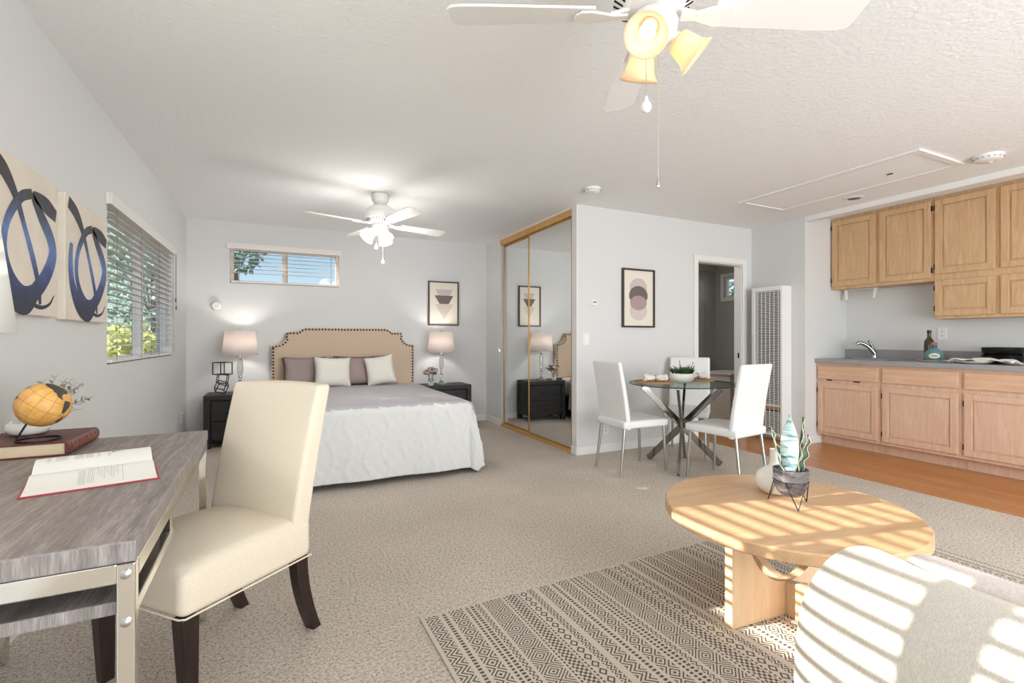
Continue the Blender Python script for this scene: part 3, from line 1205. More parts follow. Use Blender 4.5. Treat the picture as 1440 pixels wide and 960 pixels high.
sh = [(hl, hb), (hl, 1.055)] + arc(hl, 1.055 + .155, .155, 270, 360)[1:] + [(hl + .155, 1.225)]
sh = [(hl, hb), (hl, 1.06)] + [(hl + .02, 1.062)] + arc(hl + .02, 1.062 + .14, .14, 270, 350)[1:] + [(hl + .165, 1.215), (hl + .29, 1.215)] + [(hl + .30, 1.232), (hl + .325, 1.25), (hl + .35, 1.26)]
prof = sh + [(hl + hr - x, z) for x, z in reversed(sh)]
hbm = MB().prism(prof, 6.26, 6.345, lambda a, b, h: (a - ox, h - oy, b))
hbo = hbm.build('headboard', M['headlinen'], bed, bevel=.012, seg=3)
pts = []
L = [Vector((x, z, 0)) for x, z in prof]
acc, step = 0, .036
for a, b in zip(L[:-1], L[1:]):
    d = (b - a).length
    tt = acc
    while tt < d:
        pts.append(a + (b - a) * tt / d)
        tt += step
    acc = tt - d
cen = Vector(((hl + hr) / 2, .9, 0))
sm = MB()
for p in pts:
    q = p + Vector(((.018 if p.x < hl + .15 else -.018 if p.x > hr - .15 else 0), -.018 if p.y > 1.05 else 0, 0))
    sm.sphere((q.x - ox, 6.257 - oy, q.y), (.0115, .006, .0115), 8, 6)
sm.build('nailhead_trim', M['stud'], hbo, smooth=60)
for x in (hl + .09, hr - .09):
    MB().box(x - .04 - ox, x + .04 - ox, 6.27 - oy, 6.335 - oy, 0, hb + .1).build('headboard_leg', M['espresso'], bed)


def drape(name, m, s0, s1, t0, t1, lift, hang_s0, hang_s1, hang_t, res, tuft, parent):
    """cloth over the bed: s across (x), t from head to foot; the rest of the cloth hangs"""
    R_ = .05

    def edge(e):
        """overhang e -> (outward, down) around a rounded edge"""
        if e <= 0:
            return e, 0
        q = R_ * PI / 2
        if e < q:
            a = e / R_
            return R_ * math.sin(a), R_ * (1 - math.cos(a))
        e2 = e - q
        return R_ + e2 * .10, R_ + e2 * .993
    ia0, ia1, ib = s0 + R_, s1 - R_, t1 - R_

    def fn(u, v):
        a = (s0 - hang_s0) + (s1 + hang_s1 - s0 + hang_s0) * u
        b = t0 + (t1 + hang_t - t0) * v
        ex = max(0, a - ia1) if a > ia1 else (max(0, ia0 - a))
        sx = 1 if a > ia1 else -1
        ey = max(0, b - ib)
        bx_ = min(max(a, ia0), ia1)
        by_ = min(b, ib)
        e = math.hypot(ex, ey)
        if e > 0:
            if ex > 0 and ey > 0:
                e = max(ex, ey) + .12 * min(ex, ey)
            o_, dn = edge(e)
            dx, dy = ex / math.hypot(ex, ey) * sx, ey / math.hypot(ex, ey)
        else:
            o_, dn, dx, dy = 0, 0, 0, 0
        wav = 0
        if dn > .06:
            along = bx_ if ey > ex else by_
            ang = math.atan2(ey, ex)
            wav = .012 * math.sin(along * 11 + 1.5) * min(1, (dn - .06) / .3) + .045 * math.sin(ang * 4) ** 2 * (1 if ex > 0 and ey > 0 else 0) * min(1, dn / .4)
        z = BT - dn + lift
        zmin = .02 + lift + .008 * math.sin(a * 6)
        over = max(0, zmin - z)
        z = max(z, zmin)
        o_ += wav + over * .8
        rz_ = 0
        if tuft:
            per = .135
            k = (a + .028 * math.sin(b * 2 * PI / .34 + 1.3 * math.floor(a / per))) / per
            dd = abs((k % 1) - .5)
            rg = math.exp(-(dd / .085) ** 2)
            rz_ = .007 * rg * (1 + .5 * math.sin(b * 190)) + .004 * noise.noise((a * 22, b * 22, 0)) + .002 * math.sin(a * 70) * math.sin(b * 60)
        else:
            rz_ = .006 * noise.noise((a * 3, b * 3, 5)) + .002 * noise.noise((a * 14, b * 14, 1))
        hor = 0 if dn < .02 else 1
        x = bx_ + dx * (o_ + hor * (rz_ + lift))
        y = by_ + dy * (o_ + hor * (rz_ + lift))
        z += (1 - hor) * rz_
        return (x - ox, (BY0 + BY1 - 0) - (y - 0) - oy, z)
    W = s1 + hang_s1 - s0 + hang_s0
    T = t1 + hang_t - t0
    mb = MB().grid(fn, int(W / res), int(T / res))
    o_ = mb.build(name, m, parent, smooth=0, fix=True)
    sd_ = o_.modifiers.new('thick', 'SOLIDIFY')
    sd_.thickness = .006
    sd_.offset = 0
    return o_


# t measured from BY0 side: y = BY0+BY1 - t, so t=BY0 is the head end and t=BY1 the foot edge
drape('coverlet', M['coverlet'], BX0, BX1, BY0 + .55, BY1, .004, .50, .49, .515, .0115, True, bed)
drape('quilt', M['lavender'], BX0, BX1, BY0 + .33, BY1 - .045, .024, .40, .44, .028, .02, False, bed)


def pillow(label, m, loc, w_, h_, d_, lean, roll, yaw, piping=None, group='pillows on the bed'):
    r = thing('pillow', label, 'pillow', loc)
    Rm = Matrix.Rotation(yaw, 4, 'Z') @ Matrix.Rotation(lean, 4, 'X') @ Matrix.Rotation(roll, 4, 'Y')

    def surf(sgn):
        def fn(u, v):
            a, b = 2 * u - 1, 2 * v - 1
            pin = 1 - .10 * (1 - abs(a) ** 2) * abs(b) ** 3
            pin2 = 1 - .10 * (1 - abs(b) ** 2) * abs(a) ** 3
            th = (max(0, (1 - a ** 4) * (1 - b ** 4))) ** .55
            x, z = a * w_ / 2 * pin2, b * h_ / 2 * pin
            th *= 1 + .06 * noise.noise((a * 2 + loc[0] * 7, b * 2, 3))
            return (x, sgn * th * d_ / 2, z + h_ / 2)
        return fn
    mb = MB()
    mb.M = Rm
    mb.grid(surf(-1), 26, 26).grid(surf(1), 26, 26)
    o_ = mb.build('cushion', m, r, smooth=0)
    wl = o_.modifiers.new('w', 'WELD')
    wl.merge_threshold = .0008
    if piping:
        p = MB()
        p.M = Rm
        f = surf(1)
        ring = [f(i / 24, 0) for i in range(24)] + [f(1, i / 24) for i in range(24)] + [f(1 - i / 24, 1) for i in range(24)] + [f(0, 1 - i / 24) for i in range(24)]
        p.tube(ring, .004, 6, closed=True)
        p.build('piping', piping, r, smooth=60)


pz = BT + .018
ln = math.radians(-16)
pillow('taupe sham pillow against the headboard, behind the mauve pair', M['taupe'], (.88, 6.13, pz), .62, .345, .13, ln, 0, 0, M['piping'])
pillow('taupe sham pillow against the headboard, behind the left mauve and cream pillows', M['taupe'], (.30, 6.13, pz), .56, .33, .13, ln, 0, 0, M['piping'])
pillow('mauve grey pillow with dark piping, at the headboard end nearest the left lamp', M['mauve'], (.25, 5.97, pz), .44, .345, .14, ln, 0, 0, M['piping'])
pillow('mauve grey pillow with dark piping between the two off-white pillows', M['mauve'], (.80, 5.94, pz), .42, .345, .14, ln, 0, math.radians(4), M['piping'])
pillow('off-white square pillow leaning between the two mauve pillows', M['offwhite'], (.525, 5.79, pz), .40, .35, .15, ln, math.radians(2), math.radians(5))
pillow('white square pillow tilted at the right end of the pillow row', M['offwhite'], (1.06, 5.78, pz + .01), .34, .35, .15, ln, math.radians(-10), math.radians(-16))


# ------------------------------------------------------------------ nightstands
def nightstand(loc, label):
    r = thing('nightstand', label, 'nightstand', loc, 0, 'nightstands')
    w_, d_, h = .62, .40, .549
    hw, hd = w_ / 2, d_ / 2
    box('top', M['stand'], -hw, hw, -hd, hd, h - .05, h, r, bevel=.003)
    for x0, x1 in ((-hw, -hw + .06), (hw - .06, hw)):
        for y0, y1 in ((-hd, -hd + .06), (hd - .06, hd)):
            box('leg', M['stand'], x0, x1, y0, y1, 0, h - .05, r, bevel=.002)
    box('carcass', M['standk'], -hw + .06, hw - .06, -hd + .03, hd - .005, .07, h - .05, r)
    box('side_panel', M['stand'], -hw + .008, -hw + .03, -hd + .06, hd - .06, .07, h - .05, r)
    box('side_panel', M['stand'], hw - .03, hw - .008, -hd + .06, hd - .06, .07, h - .05, r)
    for z0, z1 in ((.09, .275), (.285, .485)):
        dw = box('drawer', M['stand'], -hw + .066, hw - .066, -hd + .008, -hd + .03, z0, z1, r, bevel=.003)
        zc = (z0 + z1) / 2
        m = MB()
        m.tube([(-.085, -hd + .01, zc), (-.08, -hd - .018, zc), (.08, -hd - .018, zc), (.085, -hd + .01, zc)], .006, 8)
        m.build('handle', M['black'], dw, smooth=40)
    return r


M['standk'] = mat('nightstand_recess', (40, 36, 35), .7)
n1 = nightstand((1.89, 6.135, 0), 'charcoal oak two-drawer nightstand right of the bed, with flowers')
dup(n1, (-.39, 6.135, 0), 0, 'charcoal oak two-drawer nightstand left of the bed, with cube sculpture')
NT = .549


def bedside_lamp(loc, label):
    r = thing('table_lamp', label, 'lamp', loc, 0, 'bedside lamps')
    MB().box(-.06, .06, -.06, .06, 0, .018).build('base', M['crystal'], r, bevel=.004)
    MB().lathe([(.03, .018), (.034, .03), (.014, .05), (.014, .075), (.024, .095), (.027, .115), (.013, .14), (.014, .16), (.022, .175)], 8).lathe(
        [(.012, .175), (.027, .22), (.031, .265), (.026, .34), (.012, .37)], 8).build('stem', M['crystal'], r)
    MB().lathe([(.020, .168), (.022, .176), (.020, .184)], 24).lathe([(.012, .368), (.018, .378), (.014, .395), (.008, .40)], 24).lathe(
        [(.006, .395), (.006, .66)], 8).lathe([(.015, .40), (.015, .43)], 16).build('neck', M['chrome'], r, smooth=40)
    so = MB().lathe([(.172, .41), (.142, .672)], 48, caps=False).build('lamp_shade', M['sconce'], r, smooth=60, solid=.002)
    m = MB()
    for k in range(3):
        a = 2 * PI * k / 3
        m.tube([(.006 * math.cos(a), .006 * math.sin(a), .655), (.143 * math.cos(a), .143 * math.sin(a), .668)], .002, 6)
    m.build('shade_ring', M['steel'], so)
    MB().lathe([(.006, .66), (.010, .672), (.014, .684), (.010, .697), (.003, .703)], 16).build('finial', M['crystal'], r, smooth=40)
    MB().sphere((0, 0, .52), (.026, .026, .035), 14, 10).build('bulb', M['bulb'], r, smooth=60)
    ld = bpy.data.lights.new('bedside_light', 'POINT')
    ld.energy = BED_LAMP_W
    ld.color = (1, .93, .86)
    ld.shadow_soft_size = .045
    lo = bpy.data.objects.new('bedside_light', ld)
    C.objects.link(lo)
    lo.parent = r
    lo.location = (0, 0, .56)
    bpy.data.objects[[c.name for c in kids(r) if c.name.startswith('bulb')][0]].visible_shadow = True
    return r


bedside_lamp((1.86, 6.13, NT), 'crystal bedside lamp with lit drum shade, beside the flowers on the right nightstand')
bedside_lamp((-.385, 6.12, NT), 'crystal bedside lamp with lit drum shade, behind the cube sculpture on the left')

# posy in a glass on the right nightstand
r = thing('flower_vase', 'small glass vase of pink and white flowers on the right nightstand', 'flowers', (1.70, 6.05, NT))
MB().lathe([(.03, 0), (.036, .02), (.034, .06), (.03, .085)], 20).build('glass_vase', M['crystal'], r, smooth=40)
g = MB()
for k in range(9):
    a = rnd.uniform(0, 6.28)
    g.tube([(0, 0, .03), (.045 * math.cos(a), .045 * math.sin(a), .15)], .002, 5)
for k in range(170):
    a, e = rnd.uniform(0, 6.28), rnd.uniform(-.3, 1.4)
    R_ = rnd.uniform(.05, .085)
    p = Vector((R_ * math.cos(a) * math.cos(e), R_ * math.sin(a) * math.cos(e), .145 + R_ * .8 * math.sin(e)))
    q = p + Vector((rnd.uniform(-.035, .035), rnd.uniform(-.035, .035), rnd.uniform(-.015, .03)))
    sd_ = (q - p).cross(Vector((0, 0, 1))).normalized() * .008
    g.add([tuple(p), tuple((p + q) / 2 + sd_), tuple(q), tuple((p + q) / 2 - sd_)], [(0, 1, 2, 3)])
g.build('leaves', M['greenleaf2'] if 'greenleaf2' in M else M['greenleaf'], r, fix=False)
M['petal1'] = mat('coral_petal', (196, 128, 118), .7)
M['petal2'] = mat('white_petal', (232, 222, 214), .7)
M['petal3'] = mat('dusty_mauve_petal', (150, 122, 128), .7)
for k in range(34):
    a, e = k * 2.4, .1 + 1.2 * ((k * .37) % 1)
    R_ = .05 + .04 * ((k * .61) % 1)
    c = (R_ * math.cos(a) * math.cos(e), R_ * math.sin(a) * math.cos(e), .145 + R_ * .85 * math.sin(e))
    b = MB()
    for j in range(3):
        b.lathe([(.005 + .004 * j, -.014), (.014 + .007 * j, -.004 + .0 * j), (.013 + .009 * j, .014 - .003 * j)], 10, c, caps=(j == 0), wave=lambda i, t_, j=j: .15 * math.sin(5 * t_ + j * 2))
    b.build('blossom', M[('petal1', 'petal2', 'petal3', 'petal2')[k % 4]], r, smooth=60)

# tumbling wire cubes
r = thing('cube_sculpture', 'black wire sculpture of three tumbling open cubes on the left nightstand', 'sculpture', (-.545, 6.03, NT))


def wire_cube(c, s_, rot):
    m = MB()
    m.M = Matrix.Translation(c) @ rot
    h = s_ / 2
    V8 = [(x, y, z) for x in (-h, h) for y in (-h, h) for z in (-h, h)]
    for i in range(8):
        for j in range(i + 1, 8):
            if sum(abs(V8[i][k] - V8[j][k]) > 1e-6 for k in range(3)) == 1:
                m.bar(V8[i], V8[j], .008, .008)
    m.build('wire_cube', M['black'], r)


wire_cube((0.005, 0, .274), .125, Matrix.Rotation(math.radians(40), 4, 'Z'))
wire_cube((.005, 0, .163), .09, Matrix.Rotation(math.radians(14), 4, 'Z') @ Matrix.Rotation(math.radians(10), 4, 'Y'))
wire_cube((-.005, 0, .078), .092, Matrix.Rotation(math.radians(24), 4, 'Y') @ Matrix.Rotation(math.radians(16), 4, 'X') @ Matrix.Rotation(math.radians(18), 4, 'Z'))


# ------------------------------------------------------------------ desk and what stands on it
DR = math.radians(1.2)
desk = thing('desk', 'grey driftwood desk with chrome frame and lower shelf', 'desk', (-.5575, 1.7425, 0), DR)
hx, hy, DT = .3075, .6175, .76
M['deskedge'] = wood('grey_driftwood_edge', [(.25, (84, 77, 74)), (.5, (138, 130, 126)), (.72, (182, 174, 169))], (7, 7, .5), 26, .4, 1.0, .5, .2)


def edged(o_):
    o_.data.materials.append(M['deskedge'])
    for p_ in o_.data.polygons:
        if abs(p_.normal.z) < .5:
            p_.material_index = 1


edged(box('desktop', M['desk'], -hx, hx, -hy, hy, .72, DT, desk, bevel=.004))
f = MB()
for y0 in (-hy, hy - .03):
    f.box(-hx + .03, hx - .03, y0 + .004, y0 + .026, .682, .719)
for x0 in (-hx + .002, hx - .028):
    f.box(x0, x0 + .026, -hy + .03, hy - .03, .682, .719)
f.build('frame_rail', M['chrome'], desk, bevel=.003)
for x0 in (-hx, hx - .03):
    for y0 in (-hy, hy - .03):
        lg = box('leg', M['chrome'], x0, x0 + .028, y0, y0 + .028, 0, .719, desk, bevel=.003)
        if y0 < 0:
            for z in (.700, .612):
                bm_ = MB().lathe([(.0085, 0), (.0085, .003), (.004, .006)], 12)
                bm_.v = [(x0 + .014 + a, y0 - c_, z + b) for a, b, c_ in bm_.v]
                bm_.build('bolt', M['steel'], lg, smooth=40)
edged(box('shelf', M['desk'], -hx + .004, hx - .03, -hy + .03, -.185, .615, .64, desk, bevel=.003))
MB().box(hx - .03, hx - .004, -hy + .03, -.185, .615, .637).box(hx - .03, hx - .006, -.209, -.185, .637, .69).build('shelf_bracket', M['chrome'], desk, bevel=.002)
MB().box(-hx + .004, -hx + .03, -hy + .03, -.185, .60, .614).box(-hx + .006, -hx + .03, -.209, -.185, .614, .69).build('shelf_bracket', M['chrome'], desk, bevel=.002)
f = MB().box(-hx + .004, -hx + .026, -hy + .03, hy - .03, .06, .085)
f.build('stretcher', M['chrome'], desk, bevel=.002)

# old leather book
bk = thing('book', 'thick closed oxblood leather book under the small globe', 'book', (-.735, 2.195, DT))
MB().box(-.125, .122, -.14, .14, .004, .040).build('pages', M['pageedge'], bk, bevel=.002)
c = MB().box(-.132, .125, -.146, .146, 0, .0045).box(-.132, .125, -.146, .146, .0395, .044)
c.build('cover', M['leatherbook'], bk, bevel=.0015)
sp_ = MB()
sp_.prism([(.122, 0), (.129, .004), (.133, .013), (.134, .022), (.133, .031), (.129, .040), (.122, .044)], -.146, .146, lambda a, b, h: (a, h, b))
so = sp_.build('spine', M['leatherbook'], bk, smooth=50)
g = MB()
for y in (-.11, -.075, -.02, .03, .075, .11):
    g.prism([(.129, .003), (.1335, .010), (.1358, .022), (.1335, .034), (.129, .041), (.125, .022)], y - .003, y + .003, lambda a, b, h: (a, h, b))
for y in (-.093, -.047, .005, .052, .092):
    for k in range(4):
        g.bar((.1345, y - .012 + .008 * k, .015), (.1345, y - .010 + .008 * k, .029), .0012, .0012)
g.build('raised_bands', M['bandgilt'] if 'bandgilt' in M else M['gold2'] if 'gold2' in M else mat('worn_gilt', (150, 96, 70), .5), so)

# globe
gl = thing('globe', 'small amber desk globe with dark continents on a thin wire stand', 'globe', (-.700, 2.125, DT + .044))
gc = Vector((.012, .0, .113))
go = MB().sphere((0, 0, 0), .0700, 40, 24).build('sphere', M['globe'], gl, smooth=0)
tilt = Matrix.Rotation(math.radians(35), 4, 'Y') @ Matrix.Rotation(math.radians(150), 4, 'Z')
go.location = gc
go.rotation_euler = tilt.to_euler()


def blob(lonlat, name):
    """continent as a thin raised patch on the ball"""
    m = MB()
    cx = sum(p[0] for p in lonlat) / len(lonlat)
    cy = sum(p[1] for p in lonlat) / len(lonlat)
    rings = 5
    vs = []
    n = len(lonlat)
    for k in range(rings + 1):
        f_ = k / rings
        for a, b in lonlat:
            lo, la = math.radians(cx + (a - cx) * f_), math.radians(cy + (b - cy) * f_)
            R_ = .0709
            vs.append((R_ * math.cos(la) * math.cos(lo), R_ * math.cos(la) * math.sin(lo), R_ * math.sin(la)))
    fs = []
    for k in range(rings):
        for i in range(n):
            j = (i + 1) % n
            fs.append((k * n + i, k * n + j, (k + 1) * n + j, (k + 1) * n + i))
    m.add(vs, fs)
    m.build(name, M['continent'], go, fix=False, smooth=0)


M['continent'] = mat('globe_dark_land', (60, 62, 58), .6)
# directions in the world, turned into the ball's own frame, so the land faces the way the photo shows
view = Vector((math.sin(YAW - .77), math.cos(YAW - .77), -.12)).normalized()
rt = Vector((view.y, -view.x, 0)).normalized()
upv = rt.cross(view).normalized()


def face_pt(a, b):
    """a right, b up on the face turned to the room (-1..1) -> lon, lat on the ball"""
    k = max(0, 1 - a * a - b * b) ** .5
    d = rt * a + upv * b - view * k
    d = tilt.to_3x3().inverted() @ d
    return math.degrees(math.atan2(d.y, d.x)), math.degrees(math.asin(max(-1, min(1, d.z))))


def land(pts_):
    q = [face_pt(a, b) for a, b in pts_]
    base_ = q[0][0]
    q = [((a - base_ + 180) % 360 - 180 + base_, b) for a, b in q]
    blob(q, 'continent')


land([(.05, .93), (.22, .86), (.30, .74), (.33, .56), (.42, .46), (.47, .30), (.58, .18), (.66, .14), (.60, .28), (.66, .42), (.76, .40), (.82, .46), (.80, .56), (.70, .66), (.52, .78), (.30, .92), (.12, .97)])
land([(.70, .10), (.84, .06), (.90, -.02), (.84, -.22), (.72, -.40), (.62, -.50), (.60, -.40), (.64, -.20)])
land([(.36, -.82), (.52, -.70), (.66, -.58), (.58, -.74), (.44, -.86)])
land([(-.60, .74), (-.48, .82), (-.36, .90), (-.42, .88), (-.56, .80)])
land([(-.92, .30), (-.86, .42), (-.80, .50), (-.84, .36)])
ax = Matrix.Rotation(math.radians(35), 3, 'Y') @ Vector((0, 0, 1))
st = MB()
st.tube([(.055 * math.cos(2 * PI * k / 28), .055 * math.sin(2 * PI * k / 28), .003) for k in range(28)], .003, 6, closed=True)
bot = gc - Vector((ax.x, ax.y, ax.z)) * .072
st.tube([(-.055, 0, .003), tuple(bot)], .003, 6)
st.build('stand', M['black'], gl, smooth=60)

# white bowl with a dry sprig behind the globe
bw = thing('bowl', 'white rounded bowl with a dried sprig behind the globe', 'bowl', (-.775, 2.270, DT + .044))
MB().lathe([(.035, 0), (.052, .008), (.060, .024), (.056, .040), (.050, .044), (.046, .036), (.03, .022), (.004, .018)], 32).build('dish', M['vase'], bw, smooth=50)
s_ = MB()
for k in range(26):
    a = rnd.uniform(0, 6.28)
    e = rnd.uniform(.25, 1.3)
    d = Vector((math.cos(a) * math.cos(e) * .6 + .75, math.sin(a) * math.cos(e), math.sin(e) * .7 + .25)).normalized()
    p0 = Vector((.0, 0, .03))
    L_ = rnd.uniform(.14, .205)
    p1 = p0 + d * L_
    s_.tube([p0, p0 + d * L_ * .6 + Vector((0, 0, .01)), p1], [.0016, .0016, .0008], 5)
    for j in range(5):
        q = p0 + d * L_ * (.5 + .1 * j)
        w_ = Vector((rnd.uniform(-1, 1), rnd.uniform(-1, 1), rnd.uniform(-.2, 1))).normalized() * .026
        n_ = w_.cross(d).normalized() * .007
        s_.add([tuple(q), tuple(q + w_ * .5 + n_), tuple(q + w_), tuple(q + w_ * .5 - n_)], [(0, 1, 2, 3)])
s_.build('dried_sprig', M['stemgrey'], bw, fix=False)

# open book with red cover
ob = thing('open_book', 'open white book with red cover lying on the desk', 'book', (-.464, 1.772, DT), math.radians(13.5))
c = MB().box(-.133, .133, -.213, .213, .0005, .0035)
c.build('cover', M['redcover'], ob, bevel=.001)
for sg in (-1, 1):
    m = MB()

    def pg(u, v, sg=sg):
        hgt = .0038 + (.024 * math.exp(-((u - .5) / .42) ** 2) if sg > 0 else .007 * math.exp(-((u - .2) / .25) ** 2)) * (1 - math.exp(-(u / .07) ** 1.2)) + .007 * (1 - u)
        return (-.128 + .256 * v, sg * .207 * u, hgt)
    nu, nv = 18, 4
    top = [pg(i / nu, j / nv) for j in range(nv + 1) for i in range(nu + 1)]
    # spine runs along x in local axes
    bot = [(x, y, .0036) for x, y, z in top]
    k0 = len(top)
    fs = []
    W_ = nu + 1
    for j in range(nv):
        for i in range(nu):
            q = (j * W_ + i, j * W_ + i + 1, (j + 1) * W_ + i + 1, (j + 1) * W_ + i)
            fs.append(q)
            fs.append(tuple(k0 + a for a in reversed(q)))
    for i in range(nu):
        fs.append((i, k0 + i, k0 + i + 1, i + 1))
        a = nv * W_ + i
        fs.append((a, a + 1, k0 + a + 1, k0 + a))
    for j in range(nv):
        for i in (0, nu):
            a, b = j * W_ + i, (j + 1) * W_ + i
            fs.append((a, b, k0 + b, k0 + a))
    m.add(top, fs and fs) if False else m.add(top + bot, fs)
    po = m.build('page_block', M['page'], ob, smooth=40)
    t_ = MB()

    def line(x, u0, u1, wd=.0009, dens=8):
        x = x * .62
        P = [pg(u0 + (u1 - u0) * i / dens, 0) for i in range(dens + 1)]
        vs = [(x - wd / 2, p[1], p[2] + .0004) for p in P] + [(x + wd / 2, p[1], p[2] + .0004) for p in P]
        n_ = dens + 1
        t_.add(vs, [(i, i + 1, n_ + i + 1, n_ + i) for i in range(dens)])
    if sg > 0:
        for blk, cnt in ((-.165, 3), (-.135, 8), (-.075, 7), (-.035, 6), (.005, 3), (.045, 2)):
            for k in range(cnt):
                line(blk + .0048 * k, .30, .30 + rnd.uniform(.35, .6))
        d_ = MB()
        for k, (x, s__) in enumerate(((.055, .008), (.068, .004), (.078, .004), (.089, .003), (.099, .003))):
            p = pg(.45, 0)
            d_.box(x * .62, x * .62 + s__, p[1], p[1] + s__, p[2] + .0002, p[2] + .0006)
        d_.build('printed_heading', M['inkd'], po)
    else:
        for k in range(5):
            line(-.05 + .005 * k, .25, .85)
        for k in range(4):
            line(-.02 + .006 * k, .2, .8)
        for k in range(10):
            line(.01 + .0075 * k, .18 + .05 * (k % 3), .45 + .08 * (k % 4))
        line(.094, .15, .85)
    t_.build('printed_text', M['ink'], po, fix=False)

# desk lamp at the edge of the picture
lp = thing('table_lamp', 'white drum shade lamp on the desk, cut by the picture edge', 'lamp', (-.69, 1.42, DT))
MB().lathe([(.06, 0), (.062, .008), (.05, .016), (.014, .022)], 28).build('base', M['chrome'], lp, smooth=40)
MB().lathe([(.010, .02), (.010, .10), (.026, .14), (.032, .18), (.024, .24), (.009, .28), (.009, .40)], 20).build('stem', M['crystal'], lp, smooth=40)
MB().lathe([(.178, .384), (.150, .625)], 48, caps=False).build('lamp_shade', M['shade_cold'], lp, smooth=60, solid=.002)
MB().tube([(-.15, 0, .61), (.15, 0, .61)], .002, 6).tube([(0, -.15, .61), (0, .15, .61)], .002, 6).tube([(0, 0, .40), (0, 0, .615)], .004, 6).build('harp', M['steel'], lp)


# ------------------------------------------------------------------ desk chair
FA = math.atan2(-.70, -.71)
dch = thing('desk_chair', 'cream linen parsons chair with dark legs pulled up to the desk', 'chair', (-.228, 2.06, 0), FA - math.radians(3))
# local +x is the way the chair faces
sw, sdp = .47, .49


def cushion_box(x0, x1, y0, y1, z0, z1, crown, name, m, parent, rad=.03, nx=14, ny=14):
    mb = MB()

    def fn(u, v):
        a, b = 2 * u - 1, 2 * v - 1
        return (x0 + (x1 - x0) * u, y0 + (y1 - y0) * v, z1 + crown * (1 - a * a) ** .6 * (1 - b * b) ** .6)
    top = [fn(i / nx, j / ny) for j in range(ny + 1) for i in range(nx + 1)]
    bot = [(x, y, z0) for x, y, z in top]
    W_ = nx + 1
    k0 = len(top)
    fs = []
    for j in range(ny):
        for i in range(nx):
            q = (j * W_ + i, j * W_ + i + 1, (j + 1) * W_ + i + 1, (j + 1) * W_ + i)
            fs += [q, tuple(k0 + a for a in reversed(q))]
    for i in range(nx):
        a = ny * W_ + i
        fs += [(i, k0 + i, k0 + i + 1, i + 1), (a, a + 1, k0 + a + 1, k0 + a)]
    for j in range(ny):
        for i in (0, nx):
            a, b = j * W_ + i, (j + 1) * W_ + i
            fs.append((a, b, k0 + b, k0 + a))
    mb.add(top + bot, fs)
    return mb.build(name, m, parent, smooth=0, bevel=rad, seg=4)


se = cushion_box(-.245, .245, -.235, .235, .305, .445, .045, 'seat', M['linen'], dch, .028)
wl = MB()
zz = .309
wl.tube([(-.24, -.235, zz), (.235, -.235, zz), (.245, -.22, zz), (.245, .22, zz), (.235, .235, zz), (-.24, .235, zz)], .003, 6)
wl.build('welt', M['linen'], se, smooth=60)
# backrest: slab that leans back and flares a little at the top
mb = MB()
NB = 20


def backpt(u, v, face):
    """u across, v up, face 0 front 1 rear"""
    z = .44 + .51 * v if face == 0 else .30 + .65 * v
    b = 2 * u - 1
    hw = .228 + .008 * v
    lean = -.215 - .105 * max(0, (z - .42) / .53) ** 1.15
    th = .078 - .012 * v
    x = lean + (.0 if face else th) - .012 * (1 - b * b) * v + (.028 * (1 - b * b) * math.sin(PI * min(1, v * 1.0)) if face == 0 else 0)
    ztop = .007 * (1 - b * b) * v
    return (x - (.045 if face else .045) + .02, b * hw, z + ztop)


fr_ = [backpt(i / NB, j / NB, 0) for j in range(NB + 1) for i in range(NB + 1)]
re_ = [backpt(i / NB, j / NB, 1) for j in range(NB + 1) for i in range(NB + 1)]
W_ = NB + 1
k0 = len(fr_)
fs = []
for j in range(NB):
    for i in range(NB):
        q = (j * W_ + i, j * W_ + i + 1, (j + 1) * W_ + i + 1, (j + 1) * W_ + i)
        fs += [q, tuple(k0 + a for a in reversed(q))]
for i in range(NB):
    a = NB * W_ + i
    fs += [(i, k0 + i, k0 + i + 1, i + 1), (a, a + 1, k0 + a + 1, k0 + a)]
for j in range(NB):
    for i in (0, NB):
        a, b = j * W_ + i, (j + 1) * W_ + i
        fs.append((a, b, k0 + b, k0 + a))
mb.add(fr_ + re_, fs)
mb.build('backrest', M['linen'], dch, smooth=0, bevel=.024, seg=4)
for sy in (-1, 1):
    m = MB()
    m.bar((.215, sy * .205, .305), (.205, sy * .205, 0), .052, .052, wx1=.036, wy1=.036, up=(0, 1, 0))
    m.build('leg', M['espresso'], dch, bevel=.003)
    m = MB()
    path = [(-.212 - .075 * t_ ** 1.8, sy * .198, .305 * (1 - t_)) for t_ in [i / 8 for i in range(9)]]
    for a, b, k in zip(path[:-1], path[1:], range(8)):
        w0, w1 = .052 - .0018 * k, .052 - .0018 * (k + 1)
        m.add([(a[0] - w0 / 2, a[1] - .021, a[2]), (a[0] + w0 / 2, a[1] - .021, a[2]), (a[0] + w0 / 2, a[1] + .021, a[2]), (a[0] - w0 / 2, a[1] + .021, a[2]),
               (b[0] - w1 / 2, b[1] - .021, b[2]), (b[0] + w1 / 2, b[1] - .021, b[2]), (b[0] + w1 / 2, b[1] + .021, b[2]), (b[0] - w1 / 2, b[1] + .021, b[2])],
              [(0, 4, 5, 1), (1, 5, 6, 2), (2, 6, 7, 3), (3, 7, 4, 0)] + ([(0, 1, 2, 3)] if k == 0 else []) + ([(7, 6, 5, 4)] if k == 7 else []))
    o_ = m.build('leg', M['espresso'], dch)
    o_.modifiers.new('w', 'WELD').merge_threshold = .0005


